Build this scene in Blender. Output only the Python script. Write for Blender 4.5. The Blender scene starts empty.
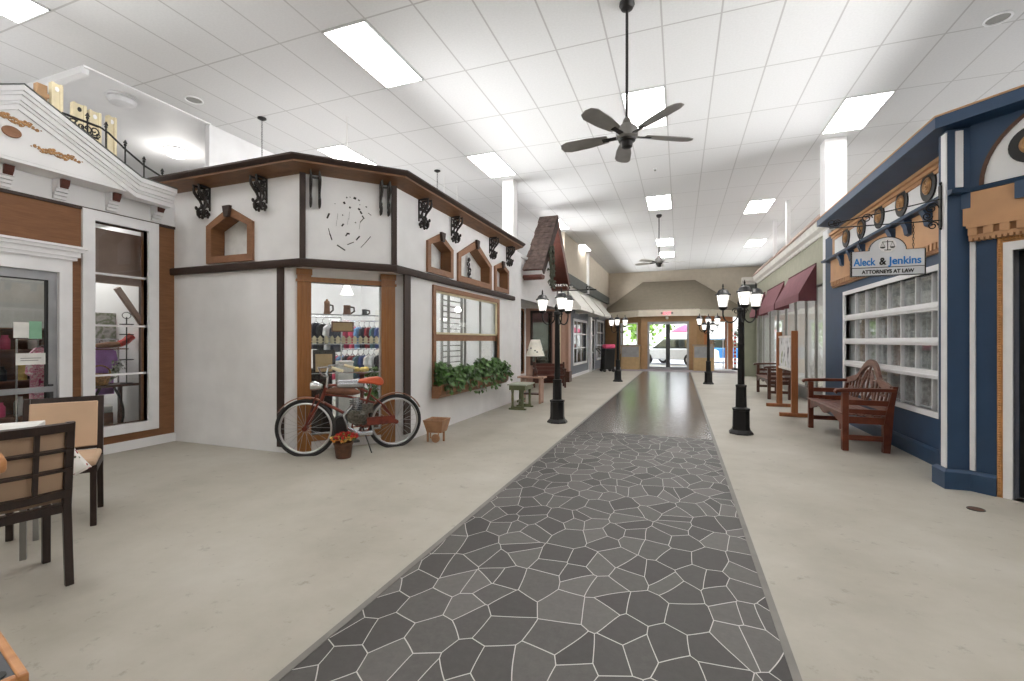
import bpy, bmesh, math, random
from mathutils import Vector, Matrix
random.seed(11)
S = bpy.context.scene
COL = S.collection
PI = math.pi
# ------------------------------------------------------------------ camera model (used to measure the place off the photograph)
TH = math.radians(20.14); CT, ST = math.cos(TH), math.sin(TH)
F, CX, CY, H = 457.0, 512.0, 340.5, 1.32
def ray(px):
    t = (px - CX) / F
    return (t * CT - ST, t * ST + CT)
def floor_pt(px, py, z=0.0):
    d = F * (H - z) / (py - CY); r = ray(px)
    return (r[0] * d, r[1] * d)
class Frame:
    """a vertical facade plane: x along it (left to right as seen), y inward, z up"""
    def __init__(s, o, d):
        l = math.hypot(*d); s.o = o; s.d = (d[0] / l, d[1] / l); s.n = (-s.d[1], s.d[0])
        s.rz = math.atan2(s.d[1], s.d[0])
        s.M = Matrix.Translation((o[0], o[1], 0)) @ Matrix.Rotation(s.rz, 4, 'Z')
    def hit(s, px, off=0.0):
        r = ray(px); ox, oy = s.o[0] - s.n[0] * off, s.o[1] - s.n[1] * off
        det = -s.d[0] * r[1] + r[0] * s.d[1]
        sv = (ox * r[1] - oy * r[0]) / det
        x, y = ox + sv * s.d[0], oy + sv * s.d[1]
        return sv, (-x * ST + y * CT)
    def s(s, px, off=0.0): return s.hit(px, off)[0]
    def z(s, px, py, off=0.0): return H + (CY - py) / F * s.hit(px, off)[1]
    def pt(s, sv, off=0.0, z=0.0):
        return (s.o[0] + s.d[0] * sv - s.n[0] * off, s.o[1] + s.d[1] * sv - s.n[1] * off, z)
# ------------------------------------------------------------------ materials
def lin(c):
    o = []
    for v in c[:3]:
        v = v / 255.0
        o.append(v / 12.92 if v <= 0.04045 else ((v + 0.055) / 1.055) ** 2.4)
    return (o[0], o[1], o[2], 1.0)
class NT:
    def __init__(s, name):
        s.m = bpy.data.materials.new(name); s.m.use_nodes = True; s.t = s.m.node_tree
        s.b = s.t.nodes['Principled BSDF']; s.out = s.t.nodes['Material Output']
    def n(s, typ, **kw):
        nd = s.t.nodes.new(typ)
        for k, v in kw.items():
            if hasattr(nd, k) and k not in nd.inputs: setattr(nd, k, v)
            else: nd.inputs[k].default_value = v
        return nd
    def l(s, a, b): s.t.links.new(a, b)
    def ramp(s, fac, stops):
        r = s.t.nodes.new('ShaderNodeValToRGB'); e = r.color_ramp.elements
        while len(e) < len(stops): e.new(0.5)
        for k, (p, c) in enumerate(stops): e[k].position = p; e[k].color = lin(c)
        s.l(fac, r.inputs[0]); return r.outputs[0]
    def math(s, op, a, b=None):
        nd = s.t.nodes.new('ShaderNodeMath'); nd.operation = op
        for k, v in enumerate((a, b)):
            if v is None: continue
            if isinstance(v, (int, float)): nd.inputs[k].default_value = v
            else: s.l(v, nd.inputs[k])
        return nd.outputs[0]
def mat(name, c, rough=0.55, metal=0.0, var=0.06, scale=6.0, spec=0.5, bump=0.0):
    N = NT(name); tc = N.n('ShaderNodeTexCoord'); nz = N.n('ShaderNodeTexNoise', Scale=scale, Detail=4.0)
    N.l(tc.outputs['Object'], nz.inputs['Vector'])
    a = tuple(max(0, v * (1 - var)) for v in c); b = tuple(min(255, v * (1 + var)) for v in c)
    N.l(N.ramp(nz.outputs['Fac'], [(0.3, a), (0.7, b)]), N.b.inputs['Base Color'])
    N.b.inputs['Roughness'].default_value = rough; N.b.inputs['Metallic'].default_value = metal
    N.b.inputs['Specular IOR Level'].default_value = spec
    if bump:
        bp = N.n('ShaderNodeBump', Strength=bump, Distance=0.01); n2 = N.n('ShaderNodeTexNoise', Scale=scale * 8)
        N.l(tc.outputs['Object'], n2.inputs['Vector']); N.l(n2.outputs['Fac'], bp.inputs['Height']); N.l(bp.outputs[0], N.b.inputs['Normal'])
    return N.m
def wood(name, c1, c2, stretch=(1, 1, 12), rough=0.45, scale=3.0):
    N = NT(name); tc = N.n('ShaderNodeTexCoord'); mp = N.n('ShaderNodeMapping')
    mp.inputs['Scale'].default_value = tuple(14.0 / s for s in stretch)
    N.l(tc.outputs['Object'], mp.inputs['Vector'])
    nz = N.n('ShaderNodeTexNoise', Scale=scale, Detail=6.0, Distortion=1.2); N.l(mp.outputs[0], nz.inputs['Vector'])
    N.l(N.ramp(nz.outputs['Fac'], [(0.3, c1), (0.68, c2)]), N.b.inputs['Base Color'])
    N.b.inputs['Roughness'].default_value = rough
    return N.m
def emit(name, c, strength, nz=0.0):
    N = NT(name); N.b.inputs['Base Color'].default_value = lin(c)
    N.b.inputs['Emission Color'].default_value = lin(c); N.b.inputs['Emission Strength'].default_value = strength
    return N.m
def glass(name, tint=(248, 250, 250), ior=1.5, rough=0.0):
    N = NT(name); N.t.nodes.remove(N.b)
    tr = N.n('ShaderNodeBsdfTransparent'); tr.inputs[0].default_value = lin(tint)
    gl = N.n('ShaderNodeBsdfGlossy', Roughness=rough); lw = N.n('ShaderNodeLayerWeight', Blend=0.5)
    r0 = ((ior - 1) / (ior + 1)) ** 2; sch = N.math('ADD', r0, N.math('MULTIPLY', N.math('POWER', lw.outputs['Facing'], 4.0), 0.6))
    mx = N.n('ShaderNodeMixShader'); N.l(sch, mx.inputs[0]); N.l(tr.outputs[0], mx.inputs[1]); N.l(gl.outputs[0], mx.inputs[2])
    N.l(mx.outputs[0], N.out.inputs[0]); return N.m
M = {}
M['white'] = mat('painted_white', (234, 234, 235), 0.6, var=0.015, scale=2)
M['plaster'] = mat('white_plaster', (234, 234, 235), 0.8, var=0.02, scale=3, bump=0.05)
M['trimwhite'] = mat('trim_white', (234, 234, 236), 0.45, var=0.015)
M['column'] = mat('column_white', (232, 232, 232), 0.6, var=0.01)
M['brown'] = wood('brown_siding', (114, 74, 43), (130, 88, 55), (10, 10, 1), 0.6)
M['darkbrown'] = wood('dark_timber', (46, 32, 27), (62, 45, 38), (10, 10, 1), 0.6)
M['darkpost'] = wood('dark_timber_post', (46, 32, 27), (62, 45, 38), (1, 1, 10), 0.6)
M['soffit'] = wood('brown_soffit', (104, 70, 43), (128, 89, 57), (12, 12, 1), 0.5)
M['orange'] = wood('orange_pine', (140, 92, 48), (162, 110, 62), (1, 1, 14), 0.4)
M['niche'] = wood('niche_wood', (126, 86, 58), (144, 102, 72), (6, 6, 2), 0.5)
M['nicheback'] = mat('niche_white', (228, 228, 226), 0.7)
M['black'] = mat('black_iron', (24, 23, 23), 0.45, 0.3, 0.1)
M['carved'] = mat('carved_black', (36, 30, 28), 0.4, 0.0, 0.2, 30)
M['blue'] = mat('navy_paint', (36, 63, 94), 0.5, var=0.05, scale=4)
M['bluedark'] = mat('navy_trim', (40, 67, 97), 0.4, var=0.05)
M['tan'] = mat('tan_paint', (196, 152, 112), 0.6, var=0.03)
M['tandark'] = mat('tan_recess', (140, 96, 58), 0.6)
M['rope'] = mat('gold_rope', (190, 138, 84), 0.45, 0.2, 0.1, 30)
M['gold'] = mat('antique_gold', (168, 128, 86), 0.45, 0.3, 0.12, 20)
M['green_wall'] = mat('sage_wall', (170, 170, 152), 0.7, var=0.03)
M['sage_dark'] = mat('sage_pier', (132, 134, 116), 0.7, var=0.03)
M['maroon'] = mat('maroon_canvas', (138, 92, 100), 0.8, var=0.05, bump=0.05)
M['maroondark'] = mat('maroon_valance', (96, 50, 56), 0.8, var=0.05)
M['cream_canvas'] = mat('cream_canvas', (226, 224, 218), 0.8, var=0.03)
M['slate'] = mat('slate_band', (84, 88, 86), 0.6, var=0.05)
M['greyblue'] = mat('grey_siding', (120, 124, 132), 0.6, var=0.04)
M['beige'] = mat('beige_wall', (198, 188, 172), 0.8, var=0.02)
M['fascia'] = mat('cream_fascia', (238, 230, 214), 0.6, var=0.02)
M['taupe'] = mat('taupe_roof', (140, 131, 116), 0.8, var=0.03)
M['vestwood'] = mat('vestibule_tan', (176, 140, 100), 0.6, var=0.04)
M['orangewall'] = wood('orange_store_wood', (178, 112, 70), (196, 128, 84), (1, 1, 8), 0.5)
M['counter'] = mat('counter_tan', (196, 166, 122), 0.5, var=0.04)
M['greymetal'] = mat('brushed_aluminium', (165, 167, 170), 0.35, 0.7, 0.05)
M['greypaint'] = mat('grey_paint', (138, 137, 133), 0.5, var=0.04)
M['darkgrey'] = mat('dark_grey_metal', (70, 71, 73), 0.4, 0.4, 0.05)
M['chrome'] = mat('chrome', (205, 206, 208), 0.2, 0.9, 0.04)
M['pinkwood'] = wood('pink_washed_wood', (166, 132, 116), (186, 152, 134), (1, 1, 10), 0.5)
M['teak'] = wood('red_teak', (88, 41, 26), (118, 60, 38), (8, 8, 8), 0.4)
M['teakgrey'] = wood('grey_teak', (98, 66, 54), (138, 104, 92), (12, 2, 2), 0.4)  # paler, greyer teak for the bench seats and one back
M['mahogany'] = wood('dark_mahogany', (66, 40, 32), (88, 54, 42), (10, 10, 1), 0.4)
M['standwood'] = wood('stand_oak', (132, 80, 46), (156, 98, 60), (1, 1, 10), 0.4)
M['chairframe'] = wood('espresso_frame', (34, 22, 18), (48, 32, 26), (1, 1, 8), 0.35)
M['tanvinyl'] = mat('tan_vinyl', (196, 166, 138), 0.5, var=0.04, scale=3)
M['tablewood'] = wood('honey_oak', (168, 112, 66), (200, 144, 94), (2, 14, 2), 0.35)
M['slateinlay'] = mat('slate_inlay', (62, 66, 72), 0.4, var=0.1)
M['cloth'] = mat('white_cloth', (226, 224, 220), 0.8)
M['cream'] = mat('cream_paint', (214, 202, 170), 0.6, var=0.05)
M['creamdark'] = mat('brown_post', (150, 118, 84), 0.6, var=0.08)
M['redbike'] = mat('rust_red_enamel', (112, 48, 34), 0.35, 0.2, 0.18, 14)
M['fender'] = mat('brown_enamel', (128, 84, 64), 0.35, 0.2, 0.12, 12)
M['saddle'] = mat('orange_leather', (196, 88, 52), 0.45, var=0.08)
M['tyre'] = mat('tyre_rubber', (40, 38, 38), 0.7)
M['rim'] = mat('rim_silver', (196, 196, 196), 0.3, 0.7)
M['engine'] = mat('engine_metal', (96, 92, 84), 0.4, 0.6, 0.3, 40)
M['steel'] = mat('polished_steel', (170, 172, 176), 0.25, 0.8)
M['leaf'] = mat('ivy_leaf', (66, 96, 46), 0.5, var=0.4, scale=12)
M['leaflight'] = mat('tree_leaf', (122, 160, 60), 0.6, var=0.35, scale=3)
M['vine'] = mat('dried_vine', (74, 76, 62), 0.7, var=0.3, scale=30)
M['potbrown'] = mat('brown_pot', (84, 54, 36), 0.6, var=0.15, scale=20)
M['petal_orange'] = mat('orange_petal', (230, 140, 60), 0.6, var=0.15, scale=30)
M['petal_red'] = mat('red_petal', (196, 52, 44), 0.6, var=0.15, scale=30)
M['petal_yellow'] = mat('yellow_petal', (240, 204, 120), 0.6, var=0.12, scale=30)
M['barrow'] = wood('barrow_cedar', (150, 110, 80), (176, 134, 100), (8, 8, 8), 0.5)
M['olive'] = mat('olive_paint', (100, 106, 74), 0.45, var=0.06)
M['sagetop'] = mat('pale_sage_top', (176, 182, 168), 0.35, var=0.05)
M['shingle'] = mat('brown_shingle', (104, 88, 82), 0.8, var=0.22, scale=9, bump=0.2)
M['shingledark'] = mat('dark_bargeboard_brown', (72, 58, 54), 0.8, var=0.2, scale=9)  # darker brown of one bargeboard on the gable hood
M['redboard'] = wood('red_brown_board', (82, 42, 32), (104, 56, 44), (6, 6, 2), 0.5)
M['shade'] = mat('cream_shade', (238, 234, 222), 0.7)
M['carpet'] = mat('grey_mat', (150, 142, 146), 0.95, var=0.08, scale=40)
M['curtain'] = mat('grey_lace', (190, 190, 190), 0.9, var=0.14, scale=22)
M['signwhite'] = mat('sign_white', (214, 217, 222), 0.5, var=0.02)
M['signblue'] = mat('sign_blue', (44, 130, 206), 0.5, var=0.02)
M['signblack'] = mat('sign_black', (18, 18, 18), 0.5, var=0.02)
M['exitred'] = emit('exit_sign_face', (250, 120, 130), 1.2)
M['tube'] = emit('fluorescent_diffuser', (255, 253, 250), 8.0)
M['lampglass'] = emit('lantern_glow', (255, 252, 246), .9)
M['domeglow'] = emit('dome_glow', (255, 252, 246), 6.0)
M['domeoff'] = mat('opal_dome', (220, 220, 222), 0.3)
M['glass'] = glass('window_glass', ior=1.45)
M['glass2'] = glass('store_glass', ior=1.7)
M['glassdoor'] = glass('door_glass', ior=1.3)
M['darkglass'] = mat('dark_mirror_glass', (120, 126, 118), 0.04, 0.85, 0.1, 2)
M['fanblade'] = mat('fan_blade_grey', (140, 138, 136), 0.5, var=0.05)
M['fanblade2'] = mat('fan_blade_pale', (208, 206, 202), 0.5, var=0.05)
M['fanmetal'] = mat('fan_bronze', (44, 42, 42), 0.4, 0.5)
M['fanhouse'] = mat('fan_housing_grey', (130, 128, 126), 0.4, 0.4)
M['pink'] = mat('hot_pink', (226, 86, 128), 0.6)
M['purple'] = mat('lilac_knit', (176, 130, 206), 0.8, var=0.1)
M['mauve'] = mat('mauve_board', (160, 138, 128), 0.7, var=0.05)
M['bookcase'] = wood('walnut_shelf', (104, 66, 48), (130, 86, 62), (8, 8, 2), 0.5)
M['wicker'] = mat('wicker', (160, 120, 76), 0.8, var=0.3, scale=50)
M['asphalt'] = mat('pale_paving', (206, 206, 210), 0.9, var=0.04)
M['carwhite'] = mat('car_white', (224, 226, 230), 0.25, 0.1, 0.02)
M['carblue'] = mat('car_blue', (70, 140, 206), 0.25, 0.2, 0.05)
M['bark'] = mat('bark', (104, 88, 76), 0.9, var=0.2, scale=20)
def concrete():
    N = NT('polished_concrete'); tc = N.n('ShaderNodeTexCoord')
    n1 = N.n('ShaderNodeTexNoise', Scale=0.9, Detail=8.0, Roughness=0.62); N.l(tc.outputs['Object'], n1.inputs['Vector'])
    n2 = N.n('ShaderNodeTexNoise', Scale=9.0, Detail=6.0, Roughness=0.7); N.l(tc.outputs['Object'], n2.inputs['Vector'])
    base = N.ramp(n1.outputs['Fac'], [(0.28, (156, 151, 139)), (0.5, (174, 169, 158)), (0.74, (190, 186, 177))])
    spots = N.ramp(n2.outputs['Fac'], [(0.30, (120, 116, 104)), (0.40, (255, 255, 255))])
    mx = N.n('ShaderNodeMix', data_type='RGBA', blend_type='MULTIPLY'); mx.inputs[0].default_value = 0.35
    N.l(base, mx.inputs[6]); N.l(spots, mx.inputs[7]); N.l(mx.outputs[2], N.b.inputs['Base Color'])
    N.l(N.math('ADD', N.math('MULTIPLY', n1.outputs['Fac'], 0.25), 0.36), N.b.inputs['Roughness'])
    N.b.inputs['Specular IOR Level'].default_value = 0.35
    return N.m
M['concrete'] = concrete()
def flagstone(name, rough, spec, joint_w, joint_c):
    N = NT(name); tc = N.n('ShaderNodeTexCoord'); mp = N.n('ShaderNodeMapping'); mp.inputs['Scale'].default_value = (1.15, 0.85, 0.0)
    dn = N.n('ShaderNodeTexNoise', Scale=2.2, Detail=0.0); N.l(tc.outputs['Object'], dn.inputs['Vector'])
    dm = N.n('ShaderNodeVectorMath', operation='MULTIPLY_ADD'); N.l(dn.outputs['Color'], dm.inputs[0]); dm.inputs[1].default_value = (.07, .07, 0); N.l(tc.outputs['Object'], dm.inputs[2])
    N.l(dm.outputs[0], mp.inputs['Vector'])
    v = N.n('ShaderNodeTexVoronoi', voronoi_dimensions='2D', feature='DISTANCE_TO_EDGE', Scale=5.6); v.inputs['Randomness'].default_value = 1.0
    N.l(mp.outputs[0], v.inputs['Vector'])
    c = N.n('ShaderNodeTexVoronoi', voronoi_dimensions='2D', feature='F1', Scale=5.6); c.inputs['Randomness'].default_value = 1.0
    N.l(mp.outputs[0], c.inputs['Vector'])
    bw = N.n('ShaderNodeRGBToBW'); N.l(c.outputs['Color'], bw.inputs[0])
    nz = N.n('ShaderNodeTexNoise', Scale=26.0, Detail=10.0, Roughness=0.78); N.l(tc.outputs['Object'], nz.inputs['Vector'])
    f = N.math('ADD', N.math('MULTIPLY', bw.outputs[0], 0.55), N.math('MULTIPLY', nz.outputs['Fac'], 0.36))
    stone = N.ramp(f, [(0.22, (56, 54, 52)), (0.45, (75, 73, 71)), (0.74, (106, 103, 100))])
    joint = N.math('LESS_THAN', v.outputs['Distance'], joint_w)
    mx = N.n('ShaderNodeMix', data_type='RGBA'); N.l(joint, mx.inputs[0]); N.l(stone, mx.inputs[6]); mx.inputs[7].default_value = lin(joint_c)
    N.l(mx.outputs[2], N.b.inputs['Base Color'])
    N.l(N.math('ADD', N.math('MULTIPLY', nz.outputs['Fac'], 0.05), rough), N.b.inputs['Roughness'])
    N.b.inputs['Specular IOR Level'].default_value = spec
    return N.m
M['flagstone'] = flagstone('crazy_paving', .46, .4, .0135, (196, 194, 190)); M['waxed'] = flagstone('waxed_crazy_paving', .19, 1.0, .010, (160, 158, 155))
M['pathedge'] = mat('path_edge_strip', (120, 117, 112), 0.5, var=0.06)
def ceiling_tiles():
    N = NT('acoustic_tiles'); g = N.n('ShaderNodeNewGeometry'); sp = N.n('ShaderNodeSeparateXYZ'); N.l(g.outputs['Position'], sp.inputs[0])
    def line(o, off, step, w):
        a = N.math('DIVIDE', N.math('SUBTRACT', o, off - step * 100), step)
        fr = N.math('FRACT', a); dd = N.math('MINIMUM', fr, N.math('SUBTRACT', 1.0, fr))
        return N.math('LESS_THAN', N.math('MULTIPLY', dd, step), w)
    k = N.math('MAXIMUM', line(sp.outputs['X'], -0.185, 0.611, 0.010), line(sp.outputs['Y'], 5.40, 1.2513, 0.010))
    nz = N.n('ShaderNodeTexNoise', Scale=40.0, Detail=3.0); N.l(g.outputs['Position'], nz.inputs['Vector'])
    tile = N.ramp(nz.outputs['Fac'], [(0.3, (206, 206, 206)), (0.7, (212, 212, 212))])
    mx = N.n('ShaderNodeMix', data_type='RGBA'); N.l(k, mx.inputs[0]); N.l(tile, mx.inputs[6]); mx.inputs[7].default_value = lin((172, 171, 170))
    N.l(mx.outputs[2], N.b.inputs['Base Color'])
    N.l(N.math('SUBTRACT', 0.75, N.math('MULTIPLY', k, 0.45)), N.b.inputs['Roughness'])
    return N.m
M['tiles'] = ceiling_tiles()
def floral():
    N = NT('floral_cotton'); tc = N.n('ShaderNodeTexCoord'); v = N.n('ShaderNodeTexVoronoi', Scale=30.0); N.l(tc.outputs['Object'], v.inputs['Vector'])
    n = N.n('ShaderNodeTexNoise', Scale=14.0); N.l(tc.outputs['Object'], n.inputs['Vector'])
    col = N.ramp(n.outputs['Fac'], [(0.42, (70, 84, 70)), (0.5, (190, 60, 70)), (0.6, (120, 90, 110))])
    k = N.math('LESS_THAN', v.outputs['Distance'], 0.26)
    mx = N.n('ShaderNodeMix', data_type='RGBA'); N.l(k, mx.inputs[0]); mx.inputs[6].default_value = lin((230, 228, 224)); N.l(col, mx.inputs[7])
    N.l(mx.outputs[2], N.b.inputs['Base Color']); N.b.inputs['Roughness'].default_value = 0.85; return N.m
M['floral'] = floral()
def mottled(name, cols, scale):
    N = NT(name); tc = N.n('ShaderNodeTexCoord'); n = N.n('ShaderNodeTexNoise', Scale=scale, Detail=2.0); N.l(tc.outputs['Object'], n.inputs['Vector'])
    k = len(cols); N.l(N.ramp(n.outputs['Fac'], [(0.34 + 0.32 * i / (k - 1), c) for i, c in enumerate(cols)]), N.b.inputs['Base Color'])
    N.b.inputs['Roughness'].default_value = 0.8; return N.m
M['pinkprint'] = mottled('pink_print', [(240, 236, 238), (220, 120, 160), (240, 214, 224), (170, 60, 110)], 22)
M['plantprint'] = mottled('grey_picture', [(150, 154, 146), (196, 196, 192), (120, 134, 104), (206, 206, 204)], 7)
M['artprint'] = mottled('ink_drawing', [(70, 72, 78), (196, 198, 200), (226, 227, 228), (228, 228, 230), (150, 160, 120)], 4.0)
# ------------------------------------------------------------------ mesh builder
class MB:
    def __init__(s): s.v = []; s.f = []
    def add(s, vs, fs, X=None):
        b = len(s.v)
        for v in vs:
            v = Vector(v); s.v.append(tuple(X @ v) if X is not None else tuple(v))
        s.f += [tuple(b + i for i in f) for f in fs]; return s
    def box(s, x0, x1, y0, y1, z0, z1, X=None):
        return s.add([(x0, y0, z0), (x1, y0, z0), (x1, y1, z0), (x0, y1, z0), (x0, y0, z1), (x1, y0, z1), (x1, y1, z1), (x0, y1, z1)],
                     [(0, 3, 2, 1), (4, 5, 6, 7), (0, 1, 5, 4), (1, 2, 6, 5), (2, 3, 7, 6), (3, 0, 4, 7)], X)
    def prism(s, poly, a0, a1, axis='y', X=None):
        """poly in the plane across axis: y -> (x,z), x -> (y,z), z -> (x,y)"""
        n = len(poly)
        mk = {'y': lambda p, a: (p[0], a, p[1]), 'x': lambda p, a: (a, p[0], p[1]), 'z': lambda p, a: (p[0], p[1], a)}[axis]
        vs = [mk(p, a0) for p in poly] + [mk(p, a1) for p in poly]
        ar = sum(poly[i][0] * poly[(i + 1) % n][1] - poly[(i + 1) % n][0] * poly[i][1] for i in range(n))
        fs = [tuple(range(n)), tuple(range(2 * n - 1, n - 1, -1))] + [(i, i + n, (i + 1) % n + n, (i + 1) % n) for i in range(n)]
        flip = (ar > 0) == (axis in ('z', 'x'))
        if flip: fs = [tuple(reversed(f)) for f in fs]
        if a1 < a0: fs = [tuple(reversed(f)) for f in fs]
        return s.add(vs, fs, X)
    def ring(s, outer, inner, y0, y1, X=None):
        """frame between two polygons of equal count in (x,z), from y0 to y1"""
        n = len(outer); vs = [(p[0], y, p[1]) for y in (y0, y1) for P in (outer, inner) for p in P]
        fs = []
        for i in range(n):
            j = (i + 1) % n
            fs += [(i, j, n + j, n + i), (2 * n + j, 2 * n + i, 3 * n + i, 3 * n + j), (j, i, 2 * n + i, 2 * n + j), (n + i, n + j, 3 * n + j, 3 * n + i)]
        return s.add(vs, fs, X)
    def bar(s, p0, p1, w, h=None, X=None, up=(0, 0, 1)):
        h = h or w; p0, p1 = Vector(p0), Vector(p1); d = (p1 - p0); L = d.length; d.normalize(); u = Vector(up)
        if abs(d.dot(u)) > 0.98: u = Vector((0, 1, 0))
        a = d.cross(u).normalized(); b = a.cross(d).normalized(); vs = []
        for p in (p0, p1):
            for q, r in ((-1, -1), (1, -1), (1, 1), (-1, 1)): vs.append(p + a * q * w / 2 + b * r * h / 2)
        return s.add(vs, [(0, 1, 2, 3), (7, 6, 5, 4), (0, 4, 5, 1), (1, 5, 6, 2), (2, 6, 7, 3), (3, 7, 4, 0)], X)
    def tube(s, pts, r, n=8, closed=False, X=None, caps=True):
        pts = [Vector(p) for p in pts]; k = len(pts); rs = r if isinstance(r, (list, tuple)) else [r] * k
        vs = []; prev = None
        for i, p in enumerate(pts):
            t = (pts[(i + 1) % k] - pts[i - 1]) if closed else (pts[min(i + 1, k - 1)] - pts[max(i - 1, 0)])
            t.normalize()
            if prev is None:
                u = Vector((0, 0, 1)) if abs(t.z) < 0.9 else Vector((1, 0, 0)); a = t.cross(u).normalized()
            else:
                a = (prev - t * prev.dot(t))
                a = a.normalized() if a.length > 1e-6 else t.orthogonal().normalized()
            prev = a; b = t.cross(a)
            for q in range(n):
                an = 2 * PI * q / n; vs.append(p + (a * math.cos(an) + b * math.sin(an)) * rs[i])
        fs = []
        for i in range(k if closed else k - 1):
            for q in range(n):
                i2 = (i + 1) % k; fs.append((i * n + q, i * n + (q + 1) % n, i2 * n + (q + 1) % n, i2 * n + q))
        if caps and not closed: fs += [tuple(range(n - 1, -1, -1)), tuple((k - 1) * n + q for q in range(n))]
        return s.add(vs, fs, X)
    def lathe(s, prof, n=20, c=(0, 0, 0), X=None, sq=0):
        vs = []; m = len(prof)
        for r, z in prof:
            for q in range(n):
                an = 2 * PI * (q + 0.5) / n; vs.append((c[0] + r * math.cos(an), c[1] + r * math.sin(an), c[2] + z))
        fs = [(i * n + q, i * n + (q + 1) % n, (i + 1) * n + (q + 1) % n, (i + 1) * n + q) for i in range(m - 1) for q in range(n)]
        fs += [tuple(range(n - 1, -1, -1)), tuple((m - 1) * n + q for q in range(n))]
        return s.add(vs, fs, X)
    def ball(s, c, r, n=10, m=6, sc=(1, 1, 1), X=None):
        vs = [(c[0], c[1], c[2] - r * sc[2])]
        for i in range(1, m):
            a = -PI / 2 + PI * i / m
            for q in range(n):
                b = 2 * PI * q / n; vs.append((c[0] + r * sc[0] * math.cos(a) * math.cos(b), c[1] + r * sc[1] * math.cos(a) * math.sin(b), c[2] + r * sc[2] * math.sin(a)))
        vs.append((c[0], c[1], c[2] + r * sc[2])); t = len(vs) - 1
        fs = [(0, 1 + (q + 1) % n, 1 + q) for q in range(n)]
        for i in range(m - 2):
            for q in range(n): fs.append((1 + i * n + q, 1 + i * n + (q + 1) % n, 1 + (i + 1) * n + (q + 1) % n, 1 + (i + 1) * n + q))
        fs += [(t, 1 + (m - 2) * n + q, 1 + (m - 2) * n + (q + 1) % n) for q in range(n)]
        return s.add(vs, fs, X)
    def disc(s, c, r, y0, y1, n=28, sc=(1, 1)):
        return s.prism([(c[0] + r * sc[0] * math.cos(2 * PI * i / n), c[1] + r * sc[1] * math.sin(2 * PI * i / n)) for i in range(n)], y0, y1, 'y')
    def sweep(s, path, prof, ends=True):
        """closed profile of (outward offset, z) along a plan polyline with mitred corners"""
        n = len(path); m = len(prof); ns = []
        for i in range(n - 1):
            d = Vector((path[i + 1][0] - path[i][0], path[i + 1][1] - path[i][1])).normalized(); ns.append(Vector((d.y, -d.x)))
        vs = []
        for i in range(n):
            if i == 0: mv = ns[0]
            elif i == n - 1: mv = ns[-1]
            else: mv = (ns[i - 1] + ns[i]) / (1 + ns[i - 1].dot(ns[i]))
            for o, z in prof: vs.append((path[i][0] + mv.x * o, path[i][1] + mv.y * o, z))
        fs = [(i * m + q, (i + 1) * m + q, (i + 1) * m + (q + 1) % m, i * m + (q + 1) % m) for i in range(n - 1) for q in range(m)]
        fs += [tuple(range(m)), tuple((n - 1) * m + q for q in range(m - 1, -1, -1))]
        return s.add(vs, fs)
    def leaf(s, p, size, nrm, rot=None):
        nrm = Vector(nrm).normalized(); a = nrm.orthogonal().normalized(); b = nrm.cross(a)
        an = random.uniform(0, 2 * PI) if rot is None else rot
        u = a * math.cos(an) + b * math.sin(an); w = nrm.cross(u); p = Vector(p)
        return s.add([p - u * size * .5, p + w * size * .38 + nrm * size * .08, p + u * size * .55, p - w * size * .38 + nrm * size * .08], [(0, 1, 2, 3)])
def obj(name, mb, m, parent=None, fr=None, bevel=0.0, angle=35, loc=None, rot=None):
    me = bpy.data.meshes.new(name); me.from_pydata([tuple(v) for v in mb.v], [], mb.f); me.update()
    bm = bmesh.new(); bm.from_mesh(me); bmesh.ops.recalc_face_normals(bm, faces=bm.faces); bm.to_mesh(me); bm.free()
    me.materials.append(M[m] if isinstance(m, str) else m)
    for p in me.polygons: p.use_smooth = True
    me.set_sharp_from_angle(angle=math.radians(angle))
    o = bpy.data.objects.new(name, me); COL.objects.link(o)
    if parent is not None: o.parent = parent
    if fr is not None: o.matrix_world = fr.M
    if loc is not None: o.location = loc
    if rot is not None: o.rotation_euler = rot
    if bevel:
        b = o.modifiers.new('bevel', 'BEVEL'); b.width = bevel; b.segments = 2; b.limit_method = 'ANGLE'
    return o
def tag(o, label, cat, group=None):
    o['label'] = label; o['category'] = cat
    if group: o['group'] = group
    return o
def thing(name, label, cat, loc=(0, 0, 0), rz=0.0, group=None):
    o = bpy.data.objects.new(name, None); COL.objects.link(o); o.empty_display_size = 0.1
    o.location = loc; o.rotation_euler = (0, 0, rz); return tag(o, label, cat, group)
def fthing(fr, name, label, cat, sv, z, off=0.0, group=None):
    return thing(name, label, cat, fr.pt(sv, off, z), fr.rz, group)
def dup(root, loc, rz, label=None, group=None):
    r = root.copy(); COL.objects.link(r); r.location = loc; r.rotation_euler = (0, 0, rz)
    if label: r['label'] = label
    if group: r['group'] = group
    def kids(a, b):
        for ch in list(a.children):
            if ch.name in done: continue
            c = ch.copy(); COL.objects.link(c); c.parent = b; done.add(c.name); kids(ch, c)
    done = set(); kids(root, r); return r
def struct(name, mb, m, fr=None, bevel=0.0):
    o = obj(name, mb, m, fr=fr, bevel=bevel); o['kind'] = 'structure'; return o
def sempty(name, fr):
    o = bpy.data.objects.new(name, None); COL.objects.link(o); o['kind'] = 'structure'; o.matrix_world = fr.M; return o
def wall(s0, s1, z0, z1, holes=(), y0=0.0, y1=0.12):
    mb = MB(); xs = sorted({s0, s1} | {v for h in holes for v in h[:2] if s0 < v < s1}); zs = sorted({z0, z1} | {v for h in holes for v in h[2:] if z0 < v < z1})
    for a, b in zip(xs, xs[1:]):
        for c, d in zip(zs, zs[1:]):
            mx, mz = (a + b) / 2, (c + d) / 2
            if any(h[0] < mx < h[1] and h[2] < mz < h[3] for h in holes): continue
            mb.box(a, b, y0, y1, c, d)
    return mb
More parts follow.
